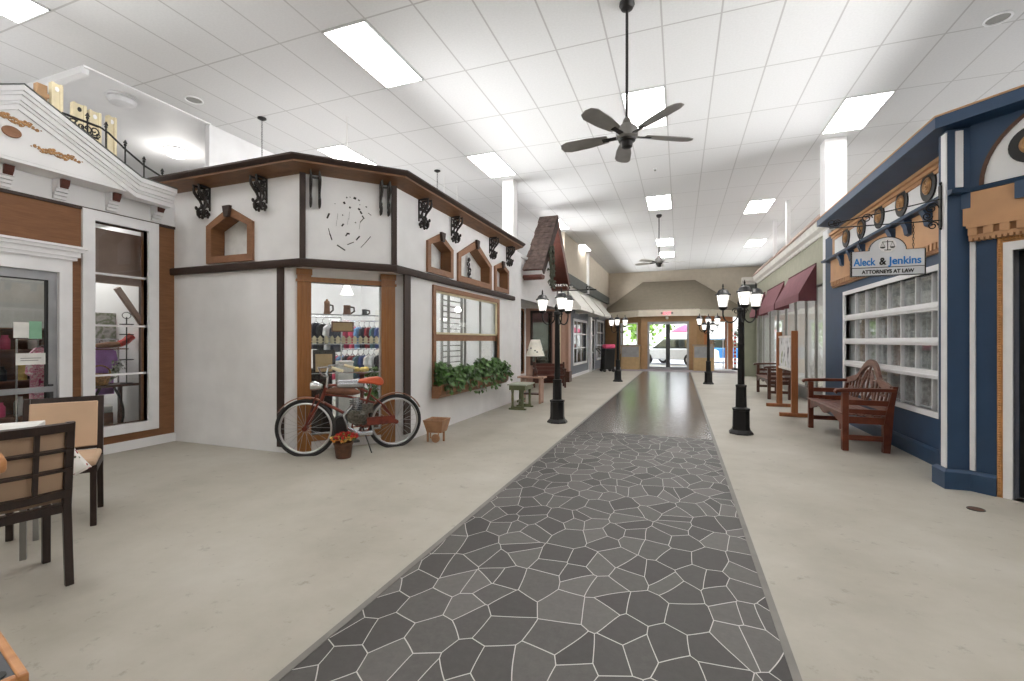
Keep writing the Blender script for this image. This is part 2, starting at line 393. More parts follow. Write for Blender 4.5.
WN = [0]
def window(fr, s0, s1, z0, z1, fw, xs=(), zs=(), mw=0.02, mf='trimwhite', mg='glass', proud=0.03, mm=None, glass_y=0.05, mh=None):
    """a window: frame of width fw round the hole s0..s1, z0..z1, glazing bars at xs and zs, one pane"""
    WN[0] += 1; w = sempty('window_%d' % WN[0], fr); mb = MB()
    o = [(s0 - fw, z0 - fw), (s1 + fw, z0 - fw), (s1 + fw, z1 + fw), (s0 - fw, z1 + fw)]; i = [(s0, z0), (s1, z0), (s1, z1), (s0, z1)]
    mb.ring(o, i, -proud, 0.07); obj('window_frame', mb, mf, w)
    if xs or zs:
        mb = MB()
        for x in xs: mb.box(x - mw / 2, x + mw / 2, 0.02, 0.06, z0, z1)
        for z in zs: mb.box(s0, s1, 0.015, 0.065, z - (mh or mw) / 2, z + (mh or mw) / 2)
        obj('glazing_bars', mb, mm or mf, w)
    obj('pane', MB().box(s0, s1, glass_y - 0.003, glass_y + 0.003, z0, z1), mg, w)
    return w
def spiral(c, r0, r1, a0, turns, n=24):
    return [(c[0] + (r0 + (r1 - r0) * i / n) * math.cos(a0 + turns * 2 * PI * i / n), c[1] + (r0 + (r1 - r0) * i / n) * math.sin(a0 + turns * 2 * PI * i / n)) for i in range(n + 1)]
# ================================================================== frames of the facades
CEIL = 4.85
FA = Frame((-6.25, 0), (0, 1)); FB1 = Frame((-6.25, 4.12), (1, 0))
C2l, C3l, C2u, C3u = (-4.33, 4.12), (-3.36, 5.25), (-4.09, 4.12), (-3.36, 4.87)
FBL = Frame(C2l, (C3l[0] - C2l[0], C3l[1] - C2l[1])); FBU = Frame(C2u, (C3u[0] - C2u[0], C3u[1] - C2u[1]))
LBL = math.hypot(C3l[0] - C2l[0], C3l[1] - C2l[1]); LBU = math.hypot(C3u[0] - C2u[0], C3u[1] - C2u[1])
FB3 = Frame((-3.36, 0), (0, 1)); B3END = 9.2
FC = Frame((-3.56, 0), (0, 1)); FCA = Frame((-4.39, 13.21), (1, 1)); FCR = Frame((-4.39, 0), (0, 1))
FD = Frame((-3.6, 0), (0, 1))
FR = Frame((2.55, 0), (0, -1)); FP = Frame((2.25, 5.18), (1, 0)); FQ = Frame((2.407, 5.18), (1, -1)); FS = Frame((2.65, 0), (0, -1))
FW = Frame((0, 24.4), (1, 0)); FV = Frame((0, 21.9), (1, 0)); FVL = Frame((-3.9, 24.1), (2.224, -2.2)); FVR = Frame((0.727, 21.9), (2.473, 2.5))
# ================================================================== shell
struct('floor', MB().box(-12, 9, -6, 26, -0.1, 0), 'concrete')
struct('path', MB().box(-1.455, 0.412, -3, 6.62, 0, 0.003), 'flagstone'); struct('path', MB().box(-1.455, 0.412, 6.62, 21.2, 0, 0.003), 'waxed')
struct('trim_1', MB().box(-1.49, -1.455, -3, 21.2, 0, 0.006).box(0.412, 0.446, -3, 21.2, 0, 0.006), 'pathedge')
struct('floor_mat', MB().box(-3.5, 2.2, 20.3, 21.85, 0.003, 0.008), 'carpet')
struct('ceiling', MB().box(-7.2, 9, -6, 24.5, CEIL, CEIL + .1).box(-12, -7.2, -6, 3.65, CEIL, CEIL + .1), 'tiles')
struct('ceiling_drywall', MB().box(-12, -7.2, 3.65, 10, CEIL + .10, CEIL + .2), 'white')
struct('trim_2', MB().box(-12, -7.2, 3.60, 3.68, CEIL - .09, CEIL + .1).box(-7.2, -7.16, 3.6, 5.3, CEIL - 0.02, CEIL + .1), 'white')
struct('wall_back', MB().box(-12, 9, -6.1, -6, 0, CEIL), 'beige')
struct('wall_left', MB().box(-12.1, -12, -6, 10, 0, CEIL + .1), 'plaster')
struct('wall_left_upper', MB().box(-7.3, -7.2, 5.3, 24.5, 0, CEIL).box(-12, -7.3, 9.9, 10, 0, CEIL + .1), 'plaster')
struct('wall_right', MB().box(9, 9.1, -6, 26, 0, CEIL), 'plaster')
# far wall with the exit vestibule
ho = []
struct('wall_far', MB().box(-7.2, -3.9, 24.4, 24.5, 0, CEIL).box(3.2, 9, 24.4, 24.5, 0, CEIL).box(-3.9, 3.2, 24.4, 24.5, 2.5, CEIL), 'beige')
dS0, dS1 = FV.s(648, 0), FV.s(688.5, 0); dZ = FV.z(668, 322)
struct('wall_vestibule', wall(-1.676, .727, 0, 2.75, [(dS0, dS1, 0, dZ)]), 'vestwood', FV)
a0, a1 = FVL.s(621.5), FVL.s(637); b0, b1 = FVL.z(630, 353), FVL.z(630, 324)
struct('wall_vestibule', wall(0, 3.13, 0, 2.75, [(a0, a1, b0, b1)]), 'vestwood', FVL)
window(FVL, a0, a1, b0, b1, .05, mg='glassdoor')
a0, a1 = FVR.s(709), FVR.s(727); b0, b1 = FVR.z(718, 370), FVR.z(718, 322)
sO = FVR.s(709) - .3
struct('wall_vestibule', wall(0, sO, 0, 2.75), 'vestwood', FVR)
struct('wall_shop_end', wall(sO, FVR.s(733), 0, 2.75, [(a0, a1, b0, b1)]), 'orangewall', FVR)
window(FVR, a0, a1, b0, b1, .04, xs=[a0 + (a1 - a0) * .82], mg='glassdoor')
eave = [(-3.95, 24.2), (-1.76, 21.75), (.80, 21.75), (3.05, 24.2)]
struct('trim_3', MB().sweep(eave, [(0, 2.42), (.04, 2.42), (.04, 2.72), (-.1, 2.72), (-.1, 2.42)]), 'fascia')
top = [(FW.s(643), 24.38), (FW.s(695), 24.38)]
rf = MB(); z0, z1 = 2.70, 4.32
E = [(-4.05, 24.38), (-1.80, 21.70), (.84, 21.70), (3.15, 24.38)]
rf.add([(E[0][0], E[0][1], z0), (E[1][0], E[1][1], z0), (E[2][0], E[2][1], z0), (E[3][0], E[3][1], z0), (top[0][0], top[0][1], z1), (top[1][0], top[1][1], z1)],
       [(0, 1, 4), (1, 2, 5, 4), (2, 3, 5), (0, 4, 5, 3), (0, 3, 2, 1)])
struct('roof_vestibule', rf, 'taupe')
# glazed exit doors
dr = sempty('door_1', FV); mid = (dS0 + dS1) / 2
mb = MB(); mb.ring([(dS0 - .02, 0), (dS1 + .02, 0), (dS1 + .02, dZ + .02), (dS0 - .02, dZ + .02)], [(dS0 + .07, .1), (dS1 - .07, .1), (dS1 - .07, dZ - .1), (dS0 + .07, dZ - .1)], -.03, .07)
obj('door_frame', mb, 'greymetal', dr)
mb = MB().box(mid - .09, mid + .09, -.02, .06, .05, dZ - .05).box(dS0 + .05, dS1 - .05, -.01, .05, .02, .12)
obj('door_stile', mb, 'darkgrey', dr)
obj('push_bar', MB().box(dS0 + .1, mid - .1, -.06, -.03, 1.0, 1.04).box(mid + .1, dS1 - .1, -.06, -.03, 1.0, 1.04), 'darkgrey', dr)
obj('pane', MB().box(dS0 + .07, dS1 - .07, .02, .026, .1, dZ - .1), 'glassdoor', dr)
# ================================================================== left facade A: brown shop with pediment
zB = 2.80
ws0, ws1 = FA.s(93.5), FA.s(147.3); wz0, wz1 = FA.z(147, 420.4), FA.z(147, 231.5)
ds1 = FA.s(57); ds0 = ds1 - 1.25; dz1 = FA.z(57, 272.5)
wA = wall(.9, 4.12, .10, 3.1, [(ws0, ws1, wz0, wz1), (ds0, ds1, .0, dz1)])
struct('wall_left', wall(.9, 4.12, .10, zB, [(ws0, ws1, wz0, wz1), (ds0, ds1, .0, dz1)]), 'brown', FA)
struct('wall_left', MB().box(.9, 4.12, -.01, .12, zB, 3.1), 'white', FA)
struct('trim_4', MB().box(.9, 4.12, -.022, 0, zB - .02, zB + .012), 'darkbrown', FA)
struct('baseboard_left', MB().box(.9, ds0 - .1, -.025, .1, 0, .11).box(ds1 + .1, 4.12, -.025, .1, 0, .11), 'white', FA)
wA = window(FA, ws0, ws1, wz0, wz1, .115, zs=[FA.z(120, 275.5), FA.z(120, 325.8), FA.z(120, 374.5)], mw=.022, proud=.035, mg='glass')
# door with classical surround
dr = sempty('door_2', FA); fwd = FA.s(70) - ds1
mb = MB().ring([(ds0 - fwd, 0), (ds1 + fwd, 0), (ds1 + fwd, dz1 + .14), (ds0 - fwd, dz1 + .14)], [(ds0, 0), (ds1, 0), (ds1, dz1), (ds0, dz1)], -.045, .08)
obj('door_surround', mb, 'trimwhite', dr)
hz = dz1 + .14; e0, e1 = ds0 - fwd, ds1 + fwd
mb = MB()
for (o, za, zb) in ((.03, 0, .035), (.05, .035, .09), (.075, .09, .125), (.10, .125, .15)):
    mb.box(e0 - o, e1 + o, -.045 - o, 0, hz + za, hz + zb)
obj('door_header', mb, 'trimwhite', dr)
gs1 = FA.s(48.5)
mb = MB().ring([(ds0, 0), (ds1, 0), (ds1, dz1), (ds0, dz1)], [(ds0 + .1, .1), (gs1, .1), (gs1, dz1 - .09), (ds0 + .1, dz1 - .09)], 0, .05)
obj('door_leaf', mb, 'greymetal', dr)
obj('door_seal', MB().box(gs1 - .016, gs1, .005, .045, .1, dz1 - .09).box(ds0 + .1, gs1, .005, .045, dz1 - .1, dz1 - .085), 'signblack', dr)
obj('pane', MB().box(ds0 + .1, gs1, .022, .027, .1, dz1 - .09), 'glass', dr)
hb = obj('push_bar', MB().box(ds0 + .08, gs1 + .03, -.05, -.02, FA.z(30, 393), FA.z(30, 387.5)), 'greymetal', dr)
obj('pull_handle', MB().box(gs1 - .01, gs1 + .02, -.045, 0, FA.z(50, 424), FA.z(50, 384)), 'darkgrey', dr)
# pediment
mb = MB(); TP = [(1.05, 3.19), (1.464, 3.2), (2.474, 3.745), (3.484, 3.2), (3.88, 3.185)]
def strip(t0, t1, o0, o1):
    mb = MB()
    for (p, q) in zip(TP, TP[1:]):
        mb.prism([(p[0], p[1] - t1), (q[0], q[1] - t1), (q[0], q[1] - t0), (p[0], p[1] - t0)], -o1, -o0)
    return mb
pd = sempty('trim_5', FA)
obj('tympanum', MB().prism([(1.1, 3.06), (3.86, 3.06), (3.86, 3.12), (3.5, 3.16), (2.474, 3.70), (1.45, 3.16), (1.1, 3.12)], -.30, -.20), 'white', pd)
for (t0, t1, o) in ((0, .05, .42), (.05, .085, .395), (.085, .135, .37), (.135, .165, .345), (.165, .215, .325)):
    obj('rake_moulding', strip(t0, t1, .2, o), 'trimwhite', pd)
obj('soffit', MB().box(1.1, 3.87, -.296, 0, 3.03, 3.09), 'white', pd)
obj('roof_edge', strip(-.012, 0, .2, .43), 'slate', pd)
struct('roof_shop', MB().box(-9.2, -6.3, .9, 4.0, 2.98, 3.04), 'white')
struct('wall_shop', MB().box(-9.3, -9.2, .9, 4.1, 0, 3.04).box(-9.2, -6.4, .8, .9, 0, 3.04), 'white')
for px in (7, 63.5, 115.5, 160):      # white corbels with a red-brown face
    sv = FA.s(px, .1)
    t = fthing(FA, 'cornice_corbel', {7: 'white stepped corbel with brown inset above the glass shop door', 63.5: 'white stepped corbel with brown inset between the glass door and the tall display window', 115.5: 'white stepped corbel with brown inset above the middle of the tall display window', 160: 'white stepped corbel with brown inset in the corner beside the tudor wall'}[px], 'corbel', sv, 2.83, .012, 'white corbels under the pediment')
    mb = MB(); w = .055
    for (za, zb, o) in ((0, .03, .03), (.035, .065, .05), (.07, .1, .07), (.1, .2, .10), (.2, .23, .14)):
        mb.box(-w, w, -o, 0, za - .0, zb)
    obj('mount_block', mb, 'trimwhite', t)
    obj('inset_face', MB().prism([(-.1, .105), (-.13, .15), (-.14, .195), (-.09, .195), (-.09, .105)], -.036, .036, 'x'), 'redboard', t)
# appliques on the tympanum
def applique(name, label, pxa, pya, pxb, pyb):
    A = Vector((FA.s(pxa, .3), FA.z(pxa, pya, .3))); B = Vector((FA.s(pxb, .3), FA.z(pxb, pyb, .3)))
    t = fthing(FA, name, label, 'ornament', A.x, A.y, .301); d = B - A; L = d.length; an = math.atan2(d.y, d.x)
    mb = MB(); X = Matrix.Rotation(-an, 4, 'Y')
    for i in range(15):
        u = i / 14; e = math.sin(PI * u); y = .010 * math.sin(u * 6 * PI)
        for q in range(3): mb.ball((u * L + .012 * e * math.cos(q * 2.1 + i), -.004, y + .022 * e * math.sin(q * 2.1 + i)), .006 + .008 * e, 7, 5, (1.2, .5, 1), X)
        if i % 2: mb.tube([X @ Vector((u * L + x, -.005, y + z)) for x, z in spiral((0, .0), .032 * e + .008, .008, 1.2 * i, .9, 12)], .005, 5)
    obj('mounted_scroll', mb, 'gold', t)
applique('scroll_applique', 'brown scroll ornament sloping above the oval medallion on the white pediment', -20, 106, 41, 131)
applique('scroll_applique', 'brown scroll ornament on the white pediment below and beside the oval medallion', 31, 146, 82, 162)
t = fthing(FA, 'oval_medallion', 'plain brown oval medallion between the scrolls on the white pediment', 'ornament', FA.s(11, .3), FA.z(11, 132, .3), .301)
obj('mounted_oval', MB().disc((0, 0), .07, -.02, 0, sc=(1, .75)), 'niche', t, bevel=.006)
# ================================================================== facade B: white tudor shop
UZ = 2.26
struct('wall_left', wall(0, 1.92, 0, UZ, []), 'plaster', FB1)
def nichepoly(s0, s1, z0, zs, za): return [(s0, z0), (s1, z0), (s1, zs), ((s0 + s1) / 2, za), (s0, zs)]
NICHES = []
def niche(fr, pts, label, w=.055, key=True, deco=False):
    (l, b), (r, br), (sl), (sr), (apx, apy) = pts
    s0, s1 = fr.s(l), fr.s(r); z0 = (fr.z(l, b) + fr.z(r, br)) / 2; zs = (fr.z(l, sl) + fr.z(r, sr)) / 2; za = fr.z(apx, apy)
    NICHES.append((fr, s0, s1, z0, zs, za, w, label, key, deco)); return (s0 + w * .7, s1 - w * .7, z0 + w * .7, za - w)
n1 = niche(FB1, ((208.6, 264), (254.6, 261), 226.5, 222, (232, 207.5)), 'brown gabled niche frame with dark keystone on the white wall facing the tables', .085)
n2 = niche(FB3, ((426, 272.3), (451.7, 278.4), 239.7, 251, (439.2, 233.5)), 'brown gabled niche frame above the window box, beside the shop corner', .085)
n3 = niche(FB3, ((456.6, 281), (490.2, 290), 252, 267, (474.3, 241)), 'large brown gabled niche frame holding a small dark ornament', .10)
n4 = niche(FB3, ((493.7, 290), (507.6, 294.5), 266, 271.5, (500.4, 262)), 'narrow brown gabled niche frame at the end of the tudor front', .085)
struct('wall_left', wall(0, 2.16, UZ, 3.3, [n1]), 'plaster', FB1)
struct('wall_left', wall(0, LBU, UZ, 3.3), 'plaster', FBU)
bw = (FB3.s(434.5), FB3.s(497)); bz0, bz1 = .72, FB3.z(434, 290)
struct('wall_left', wall(5.25, B3END, 0, UZ, [(bw[0], bw[1], bz0, bz1)]), 'plaster', FB3)
struct('wall_left', wall(4.87, B3END, UZ, 3.3, [n2, n3, n4]), 'plaster', FB3)
struct('wall_left_end', MB().box(-7.2, -3.48, B3END - .12, B3END, 0, 3.3), 'plaster')
for fr, s0, s1, z0, zs, za, w, label, key, deco in NICHES:
    t = fthing(fr, 'gabled_niche', label, 'niche', (s0 + s1) / 2, z0, .001, 'gabled niches in the upper tudor wall'); hw = (s1 - s0) / 2; h1, h2 = zs - z0, za - z0
    O = [(-hw, 0), (hw, 0), (hw, h1), (0, h2), (-hw, h1)]; k = w * .45
    I = [(-hw + w, w), (hw - w, w), (hw - w, h1 - k), (0, h2 - w * 1.25), (-hw + w, h1 - k)]
    obj('mount_frame', MB().ring(O, I, -.035, .0), 'niche', t)
    sd = MB().ring([(p[0] * 1.0, p[1]) for p in I], [(p[0] * .985, p[1]) for p in I], -.03, .16); obj('reveal', sd, 'brown', t)
    obj('back_panel', MB().box(-hw + w * .8, hw - w * .8, .15, .165, w * .8, h2 - w), 'nicheback', t)
    # wall closed round the arched head
    for sg in (-1, 1):
        obj('head_panel', MB().prism([(sg * (hw - w * .7), h1 - k), (sg * (hw - w * .7), h2 - w), (0, h2 - w), (0, h2 - w * 1.2)], .001, .03), 'plaster', t)
    kz = h2 - w * 1.1
    obj('keystone', MB().prism([(-.034, kz - .03), (.034, kz - .03), (.062, kz + w * 1.2), (-.062, kz + w * 1.2)], -.075, -.036), 'darkbrown', t)
# little dark ornament inside the large niche
fr = FB3; t = fthing(fr, 'niche_ornament', 'small dark scrolled ornament standing inside the large gabled niche', 'ornament', fr.s(469, -.1), NICHES[2][3] + .17, -.1)
mb = MB()
for (x, z, r) in ((0, .03, .06), (.03, .12, .07), (-.03, .2, .06), (0, .28, .045)): mb.tube([(a, 0, b) for a, b in spiral((x, z), r, .012, x * 60, 1.3, 14)], .012, 6)
mb.box(-.05, .05, -.03, .03, -.06, -.02); obj('frame_scroll', mb, 'carved', t)
# beam, posts, cornice
struct('trim_6', MB().sweep([(-6.25, 4.12), C2u, C3u, (-3.36, B3END)], [(-.02, 2.175), (.05, 2.175), (.06, 2.19), (.06, 2.25), (.04, 2.265), (-.02, 2.265)]), 'darkbrown')
struct('ceiling_overhang', MB().prism([C2l, C2u, C3u, C3l], 2.18, 2.26, 'z'), 'plaster')
for fr, pa, pb, z0, z1 in ((FB1, 277, 283, .07, 2.2), (FB3, 404.5, 410.5, .10, 2.2)):
    struct('trim_7', MB().box(fr.s(pa, .02), fr.s(pb, .02), -.025, 0, z0, z1), 'darkpost', fr)
for fr, s0, s1 in ((FBU, -.03, .035), (FBU, LBU - .035, LBU + .03)):
    struct('trim_8', MB().box(s0, s1, -.03, .02, 2.26, 3.27), 'darkpost', fr)
cpath = [(-7.1, 4.12), C2u, C3u, (-3.36, B3END + .05)]
struct('trim_9', MB().sweep(cpath, [(-.05, 3.25), (.02, 3.25), (.06, 3.26), (.20, 3.30), (.225, 3.303), (.225, 3.325), (-.05, 3.33)]), 'soffit')
struct('trim_10', MB().sweep(cpath, [(-.05, 3.326), (.235, 3.326), (.275, 3.36), (.275, 3.38), (-.05, 3.385)]), 'darkbrown')
# scrolled double brackets
def bracket(fr, sv, label, h=.40, dep=.16, first=[None]):
    if first[0]:
        o = dup(first[0], fr.pt(sv, .001, 3.255 - h), fr.rz, label); return o
    t = fthing(fr, 'scroll_bracket', label, 'bracket', sv, 3.255 - h, .001, 'carved black brackets under the tudor eaves')
    for x in (-.055, .039):
        mb = MB(); X = Matrix.Translation((x, 0, 0))
        mb.prism([(0, h), (-dep, h), (-dep * .98, h * .94), (-dep * .1, h * .95), (-dep * .1, h * .25), (0, h * .25)], 0, .016, 'x', X)
        sc = [(.90, .95), (.93, .86), (.86, .76), (.66, .66), (.42, .56), (.30, .46), (.34, .36), (.52, .28), (.62, .20), (.58, .10), (.44, .03), (.30, .06)]
        mb.tube([(.01, -a * dep, b * h) for a, b in sc], [.012, .016, .02, .02, .018, .016, .015, .016, .018, .018, .014, .008], 6, X=X)
        for (a, b, r) in ((.45, .80, .040), (.22, .66, .026), (.34, .20, .030), (.16, .40, .022)):
            mb.tube([(.01, -a * dep + u, b * h + v) for u, v in spiral((0, 0), r, .006, a * 9, 1.5, 16)], .011, 6, X=X)
        for (a, b) in ((.22, .06), (.12, .14), (.5, .12), (.72, .3)): mb.ball((.01, -a * dep, b * h), .020, 7, 5, (.6, 1, 1.3), X)
        obj('carved_plate', mb, 'carved', t)
    obj('mount_rail', MB().box(-.05, .05, -.012, 0, h * .88, h * .94), 'carved', t)
    first[0] = t; return t
for px, fr, off, lab in ((200, FB1, .1, 'carved black bracket under the brown eave, beside the brown shop with the pediment'), (257, FB1, .1, 'carved black bracket under the brown eave, between gabled niche and dark corner post'),
                    (315, FBU, .08, 'pair of black bracket plates seen edge on, beside the corner post above the shop window'), (385, FBU, .08, 'pair of black bracket plates seen edge on, beside the post toward the window box'),
                    (426, FB3, .09, 'carved black bracket above the first niche past the corner on the window box side'), (457.5, FB3, .09, 'carved black bracket between the first niche and the large niche'), (494.5, FB3, .09, 'carved black bracket between the large niche and the narrow niche'), (511, FB3, .09, 'carved black bracket at the very end of the tudor eave')):
    bracket(fr, fr.s(px, off), lab)
# marks left on the chamfer panel where a plaque was
mb = MB()
def mark(x0, y0, x1, y1, w):
    k = .1321; A = [300 + x0 * k, 180 + y0 * k]; B = [300 + x1 * k, 180 + y1 * k]
    mb.bar((FBU.s(A[0]), -.001, FBU.z(A[0], A[1])), (FBU.s(B[0]), -.001, FBU.z(B[0], B[1])), .002, w * .0016, up=(0, 0, 1))
for q in ((330, 165, 340, 182, 14), (405, 135, 425, 142, 16), (350, 130, 358, 136, 10), (440, 150, 452, 158, 9), (372, 205, 384, 212, 13), (440, 215, 454, 228, 14), (455, 235, 468, 258, 12), (470, 270, 486, 295, 9),
          (478, 295, 455, 320, 6), (455, 320, 448, 372, 7), (205, 290, 222, 252, 12), (215, 365, 225, 405, 5), (225, 405, 242, 455, 8), (280, 492, 342, 533, 9), (358, 490, 408, 470, 6), (425, 455, 452, 425, 10), (460, 512, 492, 478, 4), (492, 478, 535, 428, 5),
          (285, 255, 282, 300, 9), (278, 305, 274, 350, 4), (316, 350, 330, 332, 11), (320, 262, 326, 270, 7), (375, 240, 370, 300, 4), (366, 290, 358, 338, 5), (345, 425, 362, 402, 9), (352, 405, 376, 408, 12), (416, 318, 424, 326, 7), (497, 200, 506, 208, 9), (515, 250, 540, 268, 4), (262, 178, 268, 180, 5), (450, 185, 456, 190, 5), (376, 128, 382, 132, 5)):
    mark(*q)
o = obj('plaque_mark', mb, 'signblack', fr=FBU); o['kind'] = 'structure'
# chamfer shop window with orange pilasters
p0, p1, p2, p3 = FBL.s(297), FBL.s(311), FBL.s(381), FBL.s(394.5)
zs0, zs1, zh = FBL.z(345, 432), FBL.z(345, 284), FBL.z(345, 274)
struct('wall_left', wall(0, LBL, 0, UZ - .05, [(p1, p2, zs0, zs1)]), 'plaster', FBL)
sw = window(FBL, p1, p2, zs0, zs1, .005, mg='glass', proud=.0, mf='orange')
for (a, b) in ((p0, p1), (p2, p3)):
    mb = MB().box(a, b, -.035, 0, .0, 2.17)
    for k in range(4): x = a + (b - a) * (.2 + .2 * k); mb.box(x - .008, x + .008, -.043, -.034, .12, 1.98)
    mb.box(a - .012, b + .012, -.055, 0, 2.02, 2.05).box(a - .01, b + .01, -.05, 0, 2.1, 2.17); obj('pilaster', mb, 'orange', sw)
obj('head_board', MB().box(p1, p2, -.03, 0, zs1, 2.08), 'orange', sw)
obj('sill_board', MB().box(p1, p2, -.03, 0, zs0 - .07, zs0), 'orange', sw)
# window with planter on the long side
m1 = FB3.z(434, 337.6)
xs = [FB3.s(x) for x in (452.3, 468.5, 483.5)]
w3 = window(FB3, bw[0], bw[1], bz0, bz1, FB3.s(434.5) - FB3.s(432), zs=[m1], mw=.02, mh=.10, mf='niche', mg='glass', proud=.03)
obj('mullion', MB().box(xs[0] - .02, xs[0] + .02, .052, .08, bz0, bz1).box(xs[1] - .02, xs[1] + .02, .052, .08, bz0, bz1).box(xs[2] - .02, xs[2] + .02, .052, .08, bz0, bz1), 'greypaint', w3)
obj('inner_trim', MB().ring([(bw[0], m1 + .05), (bw[1], m1 + .05), (bw[1], bz1), (bw[0], bz1)], [(bw[0] + .03, m1 + .08), (bw[1] - .03, m1 + .08), (bw[1] - .03, bz1 - .03), (bw[0] + .03, bz1 - .03)], -.005, .03), 'cream', w3)
# white column at the end, and the other columns up to the ceiling
def column(x0, x1, y0, y1, z0):
    struct('column', MB().box(x0, x1, y0, y1, z0, CEIL), 'column'); 
column(-3.66, -3.41, 9.37, 9.65, 0); column(2.39, 2.71, 9.39, 9.7, 3.37)
struct('column', MB().box(-3.6, -3.385, B3END, B3END + .62, 0, 3.3).box(-3.6, -3.37, B3END, B3END + .64, 0, .12).box(-3.6, -3.36, B3END, B3END + .06, 0, 3.22), 'trimwhite')
column(-3.62, -3.50, 15.6, 15.75, 3.2); column(-3.62, -3.42, 18.2, 18.4, 3.2)
column(2.53, 2.62, 13.2, 13.3, 3.7); column(2.58, 2.68, 15.2, 15.32, 3.7)
# ================================================================== facade C: gabled entrance, and D: grey front with awnings
struct('wall_left', MB().box(B3END, 14.4, 0, .12, 2.3, 3.35), 'plaster', FC)
struct('wall_left', wall(B3END, 13.21, 0, 2.4, [(11.6, 12.9, .4, 2.2)]), 'plaster', FCR)
window(FCR, 11.6, 12.9, .4, 2.2, .06, mf='niche', mg='darkglass', zs=[.7, 1.0, 1.3, 1.6, 1.9], mw=.02)
LA = 1.43; w0, w1 = FCA.s(530.5), FCA.s(552); 
struct('wall_left', wall(0, LA, 0, 2.4, [(w0 + .06, w1 - .06, .62, FCA.z(540, 313))]), 'pinkwood', FCA)
window(FCA, w0 + .06, w1 - .06, .62, FCA.z(540, 313), .06, mf='darkbrown', mg='darkglass')
struct('ceiling_porch', MB().prism([(-4.4, B3END), (-3.5, B3END), (-3.44, 14.3), (-4.4, 13.3)], 2.3, 2.38, 'z'), 'plaster')
mb = MB().box(-3.52, -3.3, 14.2, 14.5, 0, 2.4); struct('column', mb, 'pinkwood')
struct('column', MB().box(-3.62, -3.52, 13.95, 14.2, 0, 2.4), 'cream')
struct('baseboard_left', MB().box(-3.54, -3.27, 14.17, 14.53, 0, .32).box(-3.56, -3.26, 14.15, 14.55, .28, .34), 'mahogany')
struct('ceiling_deck', MB().box(-7.2, -3.5, B3END, 24.4, 3.3, 3.36), 'white')
DH = 2.45
dw = [(FD.s(573.5), FD.s(586), FD.z(579, 362), FD.z(579, 322)), (FD.s(590), FD.s(593.8), .02, 2.2), (FD.s(596.5), FD.s(603), .5, 2.2)]
struct('wall_left', wall(14.5, 24.3, 0, DH, dw), 'greyblue', FD)
struct('wall_left', MB().box(14.5, 24.3, 0, .12, DH, 3.5), 'cream_canvas', FD)
struct('wall_left', MB().box(14.5, 24.4, -.1, .1, 3.36, CEIL), 'beige', FD)
struct('trim_11', MB().box(14.3, 24.3, -.14, 0, 3.22, 3.56), 'slate', FD)
for k, q in enumerate(dw): window(FD, *q, .09 if k != 1 else .05, xs=[q[0] + (q[1] - q[0]) * f for f in ((.33, .66) if k != 1 else ())], zs=[q[2] + (q[3] - q[2]) * f for f in (.35, .7)], mg='glassdoor', mw=.04)
struct('baseboard_left', MB().box(14.55, FD.s(589.5), -.05, 0, 0, .1), 'white', FD)
struct('column', MB().box(FD.s(588.3), FD.s(590), -.1, 0, 0, 2.3), 'white', FD)
struct('wall_inner', MB().box(-7.0, -6.9, 9.8, 24.3, 0, 3.3), 'white')
# ================================================================== right facade R: navy law office
RT = 3.2
gx0, gx1 = FR.s(846), FR.s(941.5); gz0, gz1 = FR.z(940, 413), FR.z(940, 270)
struct('wall_right', wall(-10.0, -5.33, 0, RT, [(gx0, gx1, gz0, gz1)]), 'blue', FR)
rowz = [FR.z(940, y) for y in (305.5, 341.5, 375.5)]
rw = window(FR, gx0, gx1, gz0, gz1, .06, xs=[FR.s(x) for x in (853.8, 863.8, 874.3, 885.8, 898.8, 913.6, 929.6)], mw=.017, mf='trimwhite', mg='glass2', proud=.03)
mb = MB()
for z in rowz: mb.box(gx0, gx1, -.02, .06, z - .043, z + .043).box(gx0, gx1, -.035, .06, z - .018, z + .0)
obj('transom', mb, 'trimwhite', rw)
obj('window_reveal', MB().ring([(gx0 - .06, gz0 - .06), (gx1 + .06, gz0 - .06), (gx1 + .06, gz1 + .06), (gx0 - .06, gz1 + .06)], [(gx0 + .005, gz0 + .005), (gx1 - .005, gz0 + .005), (gx1 - .005, gz1 - .005), (gx0 + .005, gz1 - .005)], .065, .124), 'trimwhite', rw)
cur = MB(); n = 120
for i in range(n):
    xa, xb = gx0 - .3 + (gx1 + .1 - gx0 + .3) * i / n, gx0 - .3 + (gx1 + .1 - gx0 + .3) * (i + 1) / n
    ya, yb = .135 + .012 * math.sin(i * 1.1), .135 + .012 * math.sin((i + 1) * 1.1)
    cur.add([(xa, ya, gz0), (xb, yb, gz0), (xb, yb, gz1), (xa, ya, gz1), (xa, ya + .004, gz0), (xb, yb + .004, gz0), (xb, yb + .004, gz1), (xa, ya + .004, gz1)], [(0, 1, 2, 3), (7, 6, 5, 4)])
tag(obj('lace_curtain', cur, 'curtain', fr=FR), 'grey lace curtain hanging behind the white gridded law office window', 'curtain')
rpath = [(2.55, 9.95), (2.55, 5.33), (2.25, 5.33), (2.25, 5.18), (2.407, 5.18), FQ.pt(FQ.s(998))[:2]]
struct('baseboard_right', MB().sweep(rpath, [(-.02, 0), (.035, 0), (.035, .15), (.015, .175), (-.02, .175)]), 'bluedark')
struct('wall_right', MB().prism([(2.25, 5.33), (2.25, 5.18), (2.407, 5.18), (2.52, 5.07), (2.75, 5.33)], 0, RT, 'z'), 'blue')
struct('trim_12', MB().box(2.238, 2.25, 5.185, 5.26, .18, RT - .02), 'trimwhite')
struct('trim_13', MB().box(.005, .04, -.02, 0, .18, 2.26), 'trimwhite', FQ)
